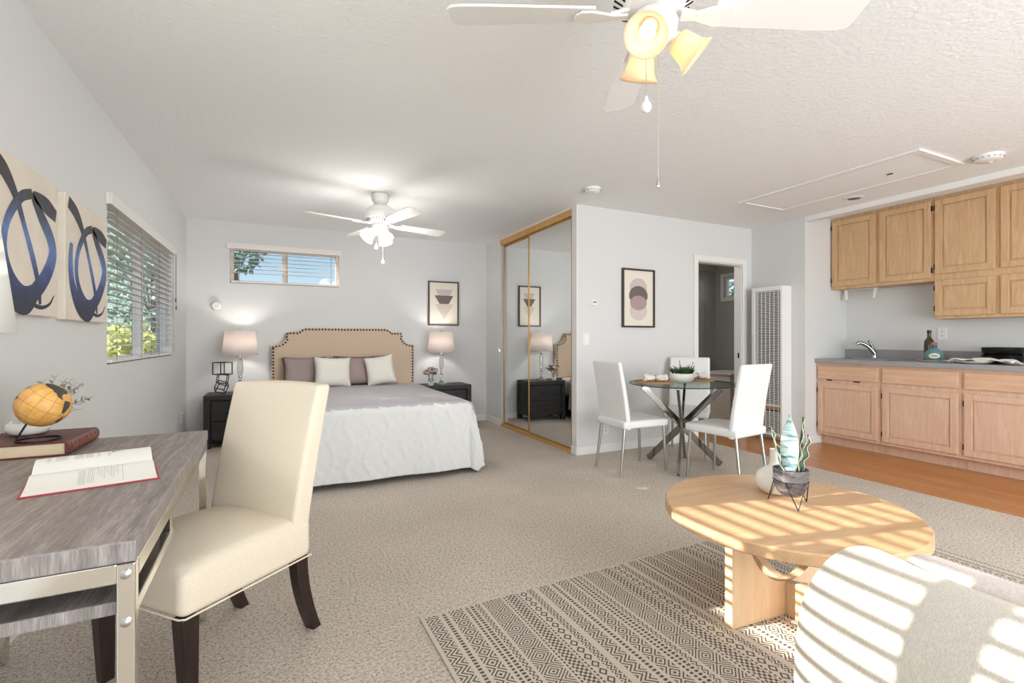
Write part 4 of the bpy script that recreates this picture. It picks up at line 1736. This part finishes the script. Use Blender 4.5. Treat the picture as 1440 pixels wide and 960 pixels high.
# ------------------------------------------------------------------ dining set
dt = thing('dining_table', 'round glass-topped dining table on crossed chrome bars', 'dining table', (3.2, 3.28, 0))
MB().lathe([(.455, .730), (.460, .733), (.460, .740), (.455, .743)], 72).build('glass_top', M['tglass'], dt, smooth=30)
MB().lathe([(.461, .732), (.463, .7365), (.461, .741), (.4585, .741), (.4585, .732)], 72, caps=False).build('glass_edge', M['glassedge'] if 'glassedge' in M else mat('dark_glass_edge', (58, 70, 68), .15), dt, smooth=30)
for k, a in enumerate((104, 338, 41, 221)):
    a = math.radians(a)
    ca, sa = math.cos(a), math.sin(a)
    dz = (.012, -.012, .03, -.03)[k]
    f = .355
    m = MB()
    m.bar((f * ca, f * sa, 0.01), (-f * ca, -f * sa, .715), .055, .022, up=(-sa, ca, 0.0))
    m.build('leg', M['chromed'], dt, bevel=.002)
    MB().lathe([(.022, .715), (.022, .7298)], 16, (-f * ca, -f * sa, 0)).build('glass_mount', M['steel'], dt)


def dining_chair(loc, rz, label):
    r = thing('dining_chair', label, 'chair', loc, rz, 'white dining chairs')
    cushion_box(-.235, .235, -.20, .20, .385, .448, .012, 'seat', M['leather'], r, .018, 8, 8)
    mb = MB()
    n = 10

    def bp(u, v, fc):
        b = 2 * u - 1
        z = .375 + .565 * v
        x = -.205 - .085 * v ** 1.4 + (.0 if fc else .048 - .010 * v) - .010 * (1 - b * b) * (0 if fc else 1)
        return (x, b * (.20 - .004 * v), z)
    a_ = [bp(i / n, j / n, 0) for j in range(n + 1) for i in range(n + 1)]
    b_ = [bp(i / n, j / n, 1) for j in range(n + 1) for i in range(n + 1)]
    W = n + 1
    k = len(a_)
    fs = []
    for j in range(n):
        for i in range(n):
            q = (j * W + i, j * W + i + 1, (j + 1) * W + i + 1, (j + 1) * W + i)
            fs += [q, tuple(k + t_ for t_ in reversed(q))]
    for i in range(n):
        a = n * W + i
        fs += [(i, k + i, k + i + 1, i + 1), (a, a + 1, k + a + 1, k + a)]
    for j in range(n):
        for i in (0, n):
            a, b = j * W + i, (j + 1) * W + i
            fs.append((a, b, k + b, k + a))
    mb.add(a_ + b_, fs)
    mb.build('backrest', M['leather'], r, smooth=0, bevel=.014, seg=3)
    for sx, xb, xt in ((1, .225, .205), (-1, -.255, -.205)):
        for sy in (-1, 1):
            MB().tube([(xt, sy * .165, .388), (xb, sy * .178, 0)], [.014, .011], 12).build('leg', M['steel'], r, smooth=40)
    return r


c1 = dining_chair((2.765, 3.43, 0), math.radians(-1), 'white dining chair left of the glass table, in front of the wall print')
dup(c1, (3.205, 2.815, 0), math.radians(97), 'white dining chair with its back to the camera, right front of the glass table')
dup(c1, (3.63, 3.64, 0), math.radians(221), 'white dining chair behind the glass table, near the doorway')

TT = .7435


def placemat(loc, label):
    m = MB()
    for k in range(12):
        rr = .012 + .0135 * k
        m.tube([(rr * math.cos(2 * PI * i / 40), rr * math.sin(2 * PI * i / 40), .006 + .0012 * math.sin(i * 2.3 + k)) for i in range(40)], .0075, 6, closed=True)
    o_ = m.build('placemat', M['cream_rope'], None, smooth=60)
    o_.location = loc
    tag(o_, label, 'placemat', 'rope placemats')


placemat((2.935, 3.34, TT + .003), 'round brown rope placemat at the left side of the glass table')
placemat((3.46, 3.37, TT + .003), 'round brown rope placemat at the right side of the glass table')


def napkin(loc, rz, label):
    r = thing('napkin', label, 'napkin', loc, rz, 'rolled napkins')
    m = MB()

    def fn(u, v):
        t_ = 2 * PI * u
        x = -.10 + .20 * v
        w_ = .026 * (.72 + .5 * abs(2 * v - 1) ** 1.3)
        k = 1 + .16 * math.sin(5 * t_ + 9 * v) + .10 * math.sin(3 * t_ - 14 * v)
        return (x, w_ * 1.25 * k * math.cos(t_), .030 + w_ * .95 * k * math.sin(t_))
    m.grid(fn, 28, 22, cu=True)
    m.add([fn(i / 28, 0) for i in range(28)], [tuple(range(28))])
    m.add([fn(i / 28, 1) for i in range(28)], [tuple(range(28))])
    m.build('cloth', M['towel'], r, smooth=60)
    MB().tube([(0, .030 * math.cos(2 * PI * k / 24), .030 + .026 * math.sin(2 * PI * k / 24)) for k in range(24)], .005, 8, closed=True).build('napkin_ring', M['steel'], r, smooth=60)


napkin((2.94, 3.33, TT + .0185), math.radians(-28), 'white rolled napkin in a metal ring on the left placemat')
napkin((3.46, 3.36, TT + .0185), math.radians(-10), 'white rolled napkin in a metal ring on the right placemat')

pb = thing('potted_plant', 'green succulent in a white bowl at the centre of the glass table', 'plant', (3.2, 3.275, TT))
MB().lathe([(.055, 0), (.07, .004), (.098, .03), (.104, .055), (.100, .078), (.094, .084), (.09, .08), (.09, .07), (.002, .068)], 40).build('bowl', M['vase'], pb, smooth=50)
g = MB()
for k in range(150):
    a, rr = rnd.uniform(0, 6.28), .085 * rnd.random() ** .5
    p = Vector((rr * math.cos(a), rr * math.sin(a), .07))
    big = k % 25 == 0
    L_ = rnd.uniform(.05, .085) * (1.7 if big else 1)
    d = Vector((math.cos(a) * rnd.uniform(.1, .9), math.sin(a) * rnd.uniform(.1, .9), 1)).normalized()
    q = p + d * L_
    s_ = d.cross(Vector((rnd.uniform(-1, 1), rnd.uniform(-1, 1), .1))).normalized() * .006
    g.add([tuple(p), tuple(p + d * L_ * .45 + s_), tuple(q), tuple(p + d * L_ * .45 - s_)], [(0, 1, 2, 3)])
    for j in range(3):
        b_ = p + d * L_ * (.4 + .2 * j)
        e_ = Vector((rnd.uniform(-1, 1), rnd.uniform(-1, 1), rnd.uniform(.0, .8))).normalized() * .022
        n_ = e_.cross(d).normalized() * .004
        g.add([tuple(b_), tuple(b_ + e_ * .5 + n_), tuple(b_ + e_), tuple(b_ + e_ * .5 - n_)], [(0, 1, 2, 3)])
g.build('foliage', M['greenleaf'], pb, fix=False)

# ------------------------------------------------------------------ wall heater
wh = thing('wall_heater', 'tall white louvred wall heater beside the doorway', 'heater', (XH, 3.712, .06))
hw, hh = .193, 1.655
c = MB().box(-.16, -.002, -hw, -hw + .028, 0, hh).box(-.16, -.002, hw - .045, hw, 0, hh).box(-.16, -.002, -hw + .028, hw - .045, hh - .05, hh).box(-.16, -.002, -hw + .028, hw - .045, 0, .03)
c.build('case', M['white'], wh, bevel=.006)
box('back_plate', M['dark'], -.10, -.003, -hw + .028, hw - .045, .03, hh - .05, wh)
m = MB()
n = 84
for k in range(n):
    z = .04 + (hh - .10) * k / (n - 1)
    if .275 < z < .34:
        continue
    m.box(-.158, -.148, -hw + .028, hw - .045, z - .0036, z + .0036)
for k in range(6):
    y = -hw + .028 + (2 * hw - .073) * (k + .5) / 6
    m.box(-.155, -.145, y - .0016, y + .0016, .03, hh - .05)
m.build('grille', M['white'], wh)
box('control_band', mat('tan_control_band', (170, 132, 100), .6), -.152, -.14, -hw + .04, hw - .06, .285, .325, wh)
MB().box(-.154, -.14, -hw + .028, hw - .045, .325, .345).build('band_lip', M['white'], wh)

# ------------------------------------------------------------------ kitchen
BXF = 5.24


def cab_door(mb, y0, y1, z0, z1, x, th=.02, rail=.055):
    """frame and raised panel; x is the carcass face, the door stands proud toward -x"""
    xf = x - th
    mb.box(xf, x, y0, y0 + rail, z0, z1).box(xf, x, y1 - rail, y1, z0, z1)
    mb.box(xf, x, y0 + rail, y1 - rail, z0, z0 + rail).box(xf, x, y0 + rail, y1 - rail, z1 - rail, z1)
    mb.box(x - th * .45, x, y0 + rail, y1 - rail, z0 + rail, z1 - rail)
    g = .012
    mb.box(x - th * .75, x - th * .45, y0 + rail + g, y1 - rail - g, z0 + rail + g, z1 - rail - g)
    return mb


def hinge(door, y, z, x):
    MB().box(x - .012, x - .001, y - .006, y + .006, z - .024, z + .024).build('hinge', M['black'], door)


def base_cabinet(y1, y0, label, first):
    """y1 far end, y0 near end"""
    yc = (y0 + y1) / 2
    r = thing('base_cabinet', label, 'kitchen cabinet', (BXF, yc, 0), 0, 'base cabinets')
    hw = (y1 - y0) / 2
    b = MB().box(0, XK - BXF - .003, -hw, hw, .105, .874)
    b.build('body', M['oakb'], r)
    box('toe_kick', M['oakb'], .09, XK - BXF - .003, -hw, hw, 0, .105, r)
    ins = .02
    dy0, dy1 = -hw + ins, hw - ins
    d = MB().box(-.02, 0, dy0, dy1, .705, .845)
    d.build('drawer_front', M['oakh'], r, bevel=.004)
    dm = cab_door(MB(), dy0, dy1, .135, .665, 0).build('door', M['oakb'], r, bevel=.003)
    for z in (.21, .58):
        hinge(dm, dy1 + .004, z, -.004)
    if first:
        h_ = MB()
        for y in (dy0 + .2, dy1 - .12):
            h_.box(-.016, -.002, y - .026, y + .026, .690, .700)
        h_.build('hinge', M['black'], r)
    return r


base_cabinet(3.364, 2.732, 'pale oak base cabinet in the corner under the tap', True)
base_cabinet(2.730, 2.097, 'pale oak base cabinet in the middle of the run, under the bottles', False)
base_cabinet(2.095, 1.40, 'pale oak base cabinet under the black bowls and towel', False)
base_cabinet(1.398, .70, 'pale oak base cabinet at the near end of the run, past the black bowls', False)

# worktop with a cut-out for the sink
CT = .918
wt = thing('worktop', 'grey laminate kitchen worktop with upstand', 'worktop', (5.2, 2.03, .875))
l = lambda x: x - 5.2
k_ = lambda y: y - 2.03
SX0, SX1, SY0, SY1 = 5.30, 5.62, 2.72, 3.22
m = MB().box(0, l(SX0), k_(.70), k_(YA), 0, CT - .875).box(l(SX1), l(XK) - .002, k_(.70), k_(YA) - .002, 0, CT - .875)
m.box(l(SX0), l(SX1), k_(.70), k_(SY0), 0, CT - .875).box(l(SX0), l(SX1), k_(SY1), k_(YA) - .002, 0, CT - .875)
m.build('counter_slab', M['counter'], wt)
box('upstand', M['counter'], l(XK) - .022, l(XK) - .002, k_(.70), k_(YA) - .002, CT - .875, CT - .875 + .10, wt, bevel=.004)
sk = thing('kitchen_sink', 'steel sink set into the worktop below the tap', 'sink', (5.46, 2.97, CT))
m = MB()
a0, a1, b0, b1 = SX0 - 5.46, SX1 - 5.46, SY0 - 2.97, SY1 - 2.97
m.box(a0 - .015, a0 + .006, b0 - .015, b1 + .015, .0005, .006).box(a1 - .006, a1 + .06, b0 - .015, b1 + .015, .0005, .006)
m.box(a0 + .006, a1 - .006, b0 - .015, b0 + .006, .0005, .006).box(a0 + .006, a1 - .006, b1 - .006, b1 + .015, .0005, .006)
m.build('rim', M['steel'], sk, bevel=.002)
m = MB().box(a0 + .001, a0 + .004, b0 + .001, b1 - .001, -.035, .0).box(a1 - .004, a1 - .001, b0 + .001, b1 - .001, -.035, .0)
m.box(a0 + .001, a1 - .001, b0 + .001, b0 + .004, -.035, 0).box(a0 + .001, a1 - .001, b1 - .004, b1 - .001, -.035, 0).box(a0 + .001, a1 - .001, b0 + .001, b1 - .001, -.041, -.036)
m.build('basin', M['steel'], sk)
fa = thing('tap', 'chrome kitchen tap with lever beside the sink', 'tap', (5.645, 3.0, CT + .0065))
MB().lathe([(.028, 0), (.03, .006), (.02, .012), (.018, .05), (.02, .06)], 20).build('body', M['chrome'], fa, smooth=40)
MB().tube(bez([(0, 0, .05), (-.03, .03, .11), (-.07, .07, .155), (-.11, .10, .165), (-.125, .113, .15)], 14), [.022 - .0005 * i for i in range(15)], 12).build('spout', M['chromed'], fa, smooth=60)
MB().tube(bez([(0, 0, .055), (.0, .012, .10), (-.012, .03, .15), (-.03, .05, .19)], 8), [.019, .018, .016, .015, .014, .013, .012, .011, .008], 10).build('lever', M['chromed'], fa, smooth=60)

# upper cabinets
UX = 5.49


def upper(y1, y0, zb, label, doors):
    yc = (y0 + y1) / 2
    r = thing('wall_cabinet', label, 'kitchen cabinet', (UX, yc, zb), 0, 'wall cabinets')
    zt = 2.458 - zb
    MB().box(0, XK - UX - .002, y0 - yc, y1 - yc, 0, zt).build('body', M['oak'], r)
    for (a, b, c_, d_, far) in doors:
        dm = cab_door(MB(), b - yc, a - yc, c_ - zb, d_ - zb, 0).build('door', M['oak'], r, bevel=.003)
        for z in (c_ - zb + .07, d_ - zb - .07):
            hinge(dm, (a - yc + .004) if far else (b - yc - .004), z, -.004)
    return r


upper(3.364, 2.408, 1.675, 'oak wall cabinet with two doors above the tap, next to the corner', [(3.345, 2.905, 1.705, 2.425, True), (2.868, 2.425, 1.705, 2.425, False)])
upper(2.405, 1.47, 1.318, 'taller oak wall cabinet with doors in two tiers above the bottles', [(2.392, 1.962, 1.735, 2.425, True), (1.925, 1.49, 1.735, 2.425, False), (2.392, 1.962, 1.345, 1.675, True), (1.925, 1.49, 1.345, 1.675, False)])
upper(1.467, .72, 1.318, 'taller oak wall cabinet at the near end of the kitchen run', [(1.45, 1.10, 1.735, 2.425, True), (1.08, .74, 1.735, 2.425, False), (1.45, 1.10, 1.345, 1.675, True), (1.08, .74, 1.345, 1.675, False)])
th = thing('towel_holder', 'white paper towel bracket under the corner wall cabinet', 'towel holder', (5.66, 3.15, 1.6745))
MB().box(-.025, .025, -.17, .17, -.006, 0).build('rail', M['whitep'], th, bevel=.002)
for y in (-.15, .15):
    MB().bar((0, y, -.005), (-.01, y * .93, -.11), .05, .014, up=(0, 1, 0), wx1=.032).build('arm', M['whitep'], th, bevel=.003)
    MB().tube([(-.01, y * .93 - .012, -.10), (-.01, y * .93 + .012, -.10)], .012, 12).build('arm_hub', M['whitep'], th, smooth=40)

# things on the worktop
tr = MB().lathe([(.10, 0), (.125, .004), (.132, .012), (.128, .013), (.11, .007), (.002, .006)], 40).build('tray', M['china'], None, smooth=50)
tr.location = (5.52, 2.43, CT + .001)
tag(tr, 'round white tray under the two bottles', 'tray')
b1_ = thing('bottle', 'tall dark olive glass bottle behind the teal one', 'bottle', (5.605, 2.495, CT + .0075))
MB().lathe([(.034, 0), (.040, .006), (.041, .02), (.041, .15), (.036, .19), (.018, .215), (.0155, .23), (.0155, .27)], 28).build('glass_body', M['bottle'], b1_, smooth=50)
MB().lathe([(.0165, .262), (.018, .268), (.018, .288), (.014, .291)], 20).build('cap', M['blackg'], b1_, smooth=40)
b2_ = thing('bottle', 'squat teal bottle with cork stopper and white label', 'bottle', (5.49, 2.405, CT + .0075))
MB().lathe([(.052, 0), (.066, .01), (.074, .035), (.072, .065), (.056, .095), (.03, .115), (.0185, .122), (.0185, .145)], 32).build('glass_body', M['tealg'], b2_, smooth=50)
MB().lathe([(.021, .122), (.022, .13), (.022, .147), (.019, .149)], 20).build('neck_band', M['blueband'], b2_, smooth=40)
MB().lathe([(.017, .148), (.024, .151), (.026, .163), (.022, .174), (.008, .178)], 20).build('cork', M['cork'], b2_, smooth=40)
m = MB()
a0 = math.radians(205)


def lab(u, v):
    t_ = a0 + (u - .5) * 1.15
    z = .026 + .048 * v
    rr = .0745 - abs(z - .045) * .08 + .001
    return (rr * math.cos(t_), rr * math.sin(t_), z)


n = 28
ring = [lab(.5 + .5 * math.cos(2 * PI * i / n), .5 + .5 * math.sin(2 * PI * i / n)) for i in range(n)]
m.add([lab(.5, .5)] + [lab(.5 + .25 * math.cos(2 * PI * i / n), .5 + .25 * math.sin(2 * PI * i / n)) for i in range(n)] + ring,
      [(0, 1 + i, 1 + (i + 1) % n) for i in range(n)] + [(1 + i, 1 + n + i, 1 + n + (i + 1) % n, 1 + (i + 1) % n) for i in range(n)])
lo = m.build('paper_label', M['label'], b2_, fix=False)
sq = MB()
P = []
for i in range(40):
    u = .22 + .56 * i / 39
    q = lab(u, .52 + .14 * math.sin(i * 1.15) * (1 if i % 13 > 3 else 1.6))
    P.append((q[0] * 1.012, q[1] * 1.012, q[2]))
sq.tube(P, .0007, 4)
sq.build('script_mark', M['inkd'], lo)

pl = MB().lathe([(.075, 0), (.09, .006), (.125, .018), (.122, .021), (.085, .010), (.002, .009)], 40).build('plate', M['china'], None, smooth=50)
pl.location = (5.335, 2.05, CT + .001)
tag(pl, 'white plate under the towel on the worktop', 'plate')
for k, wh_ in enumerate(('lower', 'upper')):
    dd = MB().lathe([(.085, 0), (.112, .006), (.134, .026), (.139, .066), (.141, .074), (.136, .076), (.131, .060), (.124, .028), (.10, .014), (.002, .012)], 44).build('bowl', M['blackg'], None, smooth=50)
    dd.location = (5.60, 1.955, CT + .001 + .064 * k)
    tag(dd, wh_ + ' black bowl of the stack behind the towel', 'bowl', 'stacked black bowls')
m = MB()


def tw(u, v):
    x, y = (u - .5) * .16, (v - .5) * .46
    fold = .010 * math.sin(6 * u + 9 * v) + .008 * math.sin(23 * v + 4 * u) + .006 * noise.noise((u * 6, v * 8, 2))
    d = math.hypot(x, y + .0)
    z = .030 + fold - max(0, abs(y) - .10) * .16
    return (x + .012 * math.sin(12 * v), y, max(.003, z))


m.grid(tw, 16, 40)
tw_ = m.build('towel', M['towel'], None, smooth=0, fix=True)
s = tw_.modifiers.new('t', 'SOLIDIFY')
s.thickness = .006
s.offset = 1
tw_.location = (5.345, 1.985, CT + .004)
tw_.rotation_euler = (0, 0, math.radians(-8))
tag(tw_, 'crumpled white towel draped over the plate on the worktop', 'towel')

# pale low fixture in the room beyond
fx = thing('bathroom_fixture', 'pale grey low bathroom fixture seen through the dark doorway', 'cabinet', (5.62, 4.95, 0))
box('body', M['trim'], -.20, .36, -.28, .28, .0, .64, fx, bevel=.01)
box('top', M['trim'], -.22, .37, -.30, .30, .64, .67, fx, bevel=.008)

# ------------------------------------------------------------------ coffee table
ctb = thing('coffee_table', 'round pale oak coffee table on crossed slab legs', 'coffee table', (1.868, 1.335, RZ), math.radians(-4))
MB().lathe([(.470, .388), (.476, .393), (.476, .428), (.470, .433)], 96).build('tabletop', M['ctable'], ctb, smooth=30)


def slab_profile(L_, h, r_, dpt):
    p = [(-L_, 0), (L_, 0), (L_, h), (r_, h)]
    n_ = 24
    for i in range(1, n_):
        a = PI * i / n_
        p.append((r_ * math.cos(a), h - dpt * math.sin(a)))
    p += [(-r_, h), (-L_, h)]
    return p


pr = slab_profile(.305, .388, .225, .255)
MB().prism(pr, -.019, .019, lambda a, b, h: (a, h, b)).build('slab_leg', M['ctleg'], ctb, bevel=.002)
for sg in (-1, 1):
    half = [(.0195, 0), (.305, 0), (.305, .3875), (.225, .3875)] + [(.225 * math.cos(PI * i / 24), .3875 - .255 * math.sin(PI * i / 24)) for i in range(1, 12)] + [(.0195, .1335)]
    MB().prism(half, -.019, .019, lambda a, b, h, sg=sg: (h, sg * a, b)).build('slab_leg', M['ctleg'], ctb, bevel=.002)
CTZ = RZ + .433

vz = MB().lathe([(.04, 0), (.066, .006), (.084, .035), (.086, .06), (.072, .092), (.042, .112), (.026, .122), (.0235, .14), (.0235, .19), (.026, .193), (.020, .193), (.018, .13), (.002, .12)], 48).build('vase', M['vase'], None, smooth=60)
vz.location = (2.0, 1.475, CTZ + .0005)
tag(vz, 'white ceramic bottle vase behind the snake plant', 'vase')

sp = thing('potted_plant', 'snake plant in graphite pot on a black wire stand on the coffee table', 'plant', (1.905, 1.335, CTZ))
MB().lathe([(.006, .038), (.034, .040), (.052, .056), (.063, .085), (.0665, .12), (.068, .150), (.064, .151), (.062, .14), (.002, .138)], 48).build('pot', M['pot'], sp, smooth=60)
MB().lathe([(.061, .1385), (.002, .143)], 32, caps=False).build('soil', M['soil'], sp)
m = MB()
m.tube([(.066 * math.cos(2 * PI * k / 40), .066 * math.sin(2 * PI * k / 40), .104) for k in range(40)], .0022, 6, closed=True)
for k in range(3):
    a = 2 * PI * k / 3 + math.radians(233)
    for sgn in (-1, 1):
        m.tube([(.067 * math.cos(a + sgn * .62), .067 * math.sin(a + sgn * .62), .104), (.088 * math.cos(a), .088 * math.sin(a), .0025)], .0022, 6)
m.build('wire_stand', M['black'], sp, smooth=60)


def leaf(base_, tip, width, face, mt, wavy=0, curl=0):
    base_, tip, face = Vector(base_), Vector(tip), Vector(face).normalized()
    d = tip - base_
    side = d.cross(face).normalized()
    nrm = side.cross(d).normalized()
    n_ = 16
    vs, vb, eL, eR = [], [], [], []
    for i in range(n_ + 1):
        t_ = i / n_
        wd = width * (.55 + .9 * t_ * (1 - t_) * 1.9) * (1 - t_ ** 4) if i < n_ else 0
        off = nrm * (curl * t_ * t_ + .0) + side * (wavy * math.sin(t_ * 17))
        c_ = base_ + d * t_ + off
        wv = nrm * (wavy * .8 * math.cos(t_ * 19))
        vs += [c_ - side * wd + nrm * wd * .35 + wv, c_ - nrm * .001, c_ + side * wd + nrm * wd * .35 - wv]
        eL.append(c_ - side * wd + nrm * wd * .35 + wv)
        eR.append(c_ + side * wd + nrm * wd * .35 - wv)
    fs_ = []
    for i in range(n_):
        for k in range(2):
            a = i * 3 + k
            fs_.append((a, a + 1, a + 4, a + 3))
    o_ = MB().add([tuple(v) for v in vs], fs_).build('leaf', mt, sp, smooth=0, fix=True)
    sl = o_.modifiers.new('s', 'SOLIDIFY')
    sl.thickness = .003
    e = MB()
    e.tube(eL, .0016, 5)
    e.tube(eR, .0016, 5)
    e.build('leaf_margin', M['snakeedge'], o_)


tocam = (-.75, -.6, .1)
rx_, ry_ = .895, -.4456
leaf((-.006 * rx_, -.006 * ry_, .135), (-.006 * rx_, -.006 * ry_, .375), .036, tocam, M['snake'], .0)
leaf((-.030 * rx_, -.030 * ry_, .135), (-.085 * rx_, -.085 * ry_, .325), .012, (.3, -.9, .2), M['snakedark'], .006)
leaf((.026 * rx_, .026 * ry_, .135), (.055 * rx_, .055 * ry_, .365), .013, (.5, -.8, .1), M['snakedark'], .005)
leaf((.034 * rx_, .034 * ry_, .135), (.078 * rx_, .078 * ry_, .290), .014, (-.2, -.9, .2), M['snakedark'], .005)
leaf((.012, .02, .135), (.02, .03, .30), .018, tocam, M['snakedark'], .003)

# ------------------------------------------------------------------ armchair
ac = thing('armchair', 'rounded armchair in white woven linen with its back to the window', 'armchair', (1.245, .325, RZ), math.radians(0))
AW, AD = .395, .385        # half width (y), half depth (x)
TH = .115


def plan(t_):
    """centre line of the barrel shell, t 0..1 from near arm front round the back to far arm front"""
    n_ = 2.7
    a = math.radians(-128) + math.radians(256) * t_ + PI      # around the back
    ca, sa = math.cos(a), math.sin(a)
    x = (AD - TH / 2) * math.copysign(abs(ca) ** (2 / n_), ca)
    y = -(AW - TH / 2) * math.copysign(abs(sa) ** (2 / n_), sa)
    if ca > 0:
        x = (AD - TH / 2) * ca / math.cos(math.radians(52)) * .98
    return x, -y


def shell_h(x, y):
    back = max(0, min(1, (.05 - x) / .36))
    back = back * back * (3 - 2 * back)
    return .455 + .285 * back


NS, NP = 72, 22
vs = []
for i in range(NS + 1):
    t_ = i / NS
    x, y = plan(t_)
    x2, y2 = plan(min(1, t_ + .004))
    x1, y1 = plan(max(0, t_ - .004))
    d = Vector((x2 - x1, y2 - y1, 0)).normalized()
    nrm = Vector((d.y, -d.x, 0))
    if nrm.dot(Vector((x + .05, y, 0))) < 0:
        nrm = -nrm
    h = shell_h(x, y)
    for k in range(NP):
        a = 2 * PI * k / NP
        cz, cn = math.sin(a), math.cos(a)
        zc, zr = (.07 + h) / 2, (h - .07) / 2
        ex = 4.2
        zz = zc + zr * math.copysign(abs(cz) ** (2 / ex), cz)
        nn = TH / 2 * math.copysign(abs(cn) ** (2 / 2.6), cn)
        f = (zz - .07) / (h - .07)
        bulge = .062 * math.sin(PI * min(1, f * .85)) - .03 - .03 * max(0, f) ** 5
        p = Vector((x, y, zz)) + nrm * (nn + bulge)
        if x < 0:
            p.x -= .02 * 0
        vs.append(tuple(p))
fs = []
for i in range(NS):
    for k in range(NP):
        l_ = (k + 1) % NP
        fs.append((i * NP + k, i * NP + l_, (i + 1) * NP + l_, (i + 1) * NP + k))
fs.append(tuple(range(NP)))
fs.append(tuple(NS * NP + k for k in range(NP)))
MB().add(vs, fs).build('shell', M['boucle'], ac, smooth=50, subsurf=1)
cushion_box(-.27, .40, -.275, .275, .22, .42, .03, 'seat_cushion', M['bouclep'], ac, .05)
cb = cushion_box(-.16, .128, -.17, .17, -.04, .05, .03, 'back_cushion', M['bouclep'], ac, .04)
cb.rotation_euler = (0, math.radians(-76), 0)
cb.location = (-.205, 0, .60)
box('seat_base', M['boucle'], -.25, .34, -.27, .27, .075, .218, ac, bevel=.02)
for sx in (-.24, .26):
    for sy in (-.24, .24):
        MB().lathe([(.018, 0), (.024, .08)], 16, (sx, sy, 0)).build('leg', M['espresso'], ac, smooth=40)


# ------------------------------------------------------------------ outside the windows
M['leafA'] = leafmat('tree_leaf_green', (150, 176, 112))
M['leafB'] = leafmat('tree_leaf_yellow_green', (192, 200, 124))
M['leafC'] = leafmat('tree_leaf_blue_green', (136, 168, 160))
M['leafC2'] = leafmat('tree_leaf_pale_green', (148, 178, 172))
M['bark'] = mat('bark', (104, 84, 66), .9)
M['fence'] = wood('cedar_fence', [(.3, (150, 98, 70)), (.7, (186, 132, 98))], (5, 5, .5), 14)
M['siding'] = mat('grey_blue_siding', (176, 184, 190), .8)
M['earth'] = mat('garden_earth', (128, 122, 96), .95, var=16, vscale=4)
struct(box('ground', M['earth'], -14, XL - .12, -8, 24, -.4, -.25))
struct(box('ground_back', M['earth'], XL - .12, 12, YB + .13, 24, -.4, -.25))


def tree(loc, rad, zc, zr, n_, mt, label, size=.09, trunk=True):
    r = thing('garden_tree', label, 'tree', loc)
    g = MB()
    for k in range(n_):
        while True:
            p = Vector((rnd.uniform(-1, 1), rnd.uniform(-1, 1), rnd.uniform(-1, 1)))
            if .35 < p.length < 1:
                break
        p = Vector((p.x * rad[0], p.y * rad[1], zc + p.z * zr))
        d = Vector((rnd.uniform(-1, 1), rnd.uniform(-1, 1), rnd.uniform(-1, .6))).normalized() * size * rnd.uniform(.7, 1.4)
        s_ = d.cross(Vector((rnd.uniform(-1, 1), rnd.uniform(-1, 1), rnd.uniform(-1, 1)))).normalized() * d.length * .3
        g.add([tuple(p), tuple(p + d * .5 + s_), tuple(p + d), tuple(p + d * .5 - s_)], [(0, 1, 2, 3)])
    g.build('crown', M[mt], r, fix=False)
    if trunk:
        t_ = MB().tube(bez([(0, 0, -.25 - loc[2]), (.05, .05, zc * .5), (0, .1, zc)], 8), [.07, .065, .06, .055, .05, .045, .04, .035, .03], 10)
        for k in range(6):
            a = k * 1.05
            t_.tube([(0, .08, zc - zr * .4), (rad[0] * .7 * math.cos(a), rad[1] * .7 * math.sin(a), zc + zr * .4)], .014, 6)
        t_.build('trunk', M['bark'], r, smooth=60)


tree((-4.6, 5.7, 0), (1.0, 2.0, 0), 3.0, 1.5, 9500, 'leafA', 'leafy green tree close outside the tall side window', .13)
tree((-1.85, 8.4, 0), (.55, 1.3, 0), .55, .80, 2800, 'leafB', 'yellow-green shrub low outside the tall side window', .10)
tree((-2.2, 11.5, 0), (1.2, 1.6, 0), 2.4, 2.0, 3600, 'leafC2', 'blue-green tree farther outside the tall side window', .14)
tree((-.62, 8.6, 0), (.42, .4, 0), 2.42, .30, 300, 'leafC', 'sparse tree branch outside the high bedroom window', .11)
tree((8.3, 7.2, 0), (.8, .9, 0), 2.1, 1.2, 1500, 'leafC', 'dark green tree outside the small far window', .12)
fn = thing('garden_fence', 'cedar board fence outside the tall side window', 'fence', (-3.9, 8, -.25))
fm = MB()
for k in range(70):
    fm.box(-.012, .012, -6.5 + .2 * k, -6.5 + .2 * k + .19, 0, 1.75)
fm.build('boards', M['fence'], fn)
MB().box(.012, .05, -6.5, 7.5, .3, .39).box(.012, .05, -6.5, 7.5, 1.35, 1.44).build('rails', M['fence'], fn)
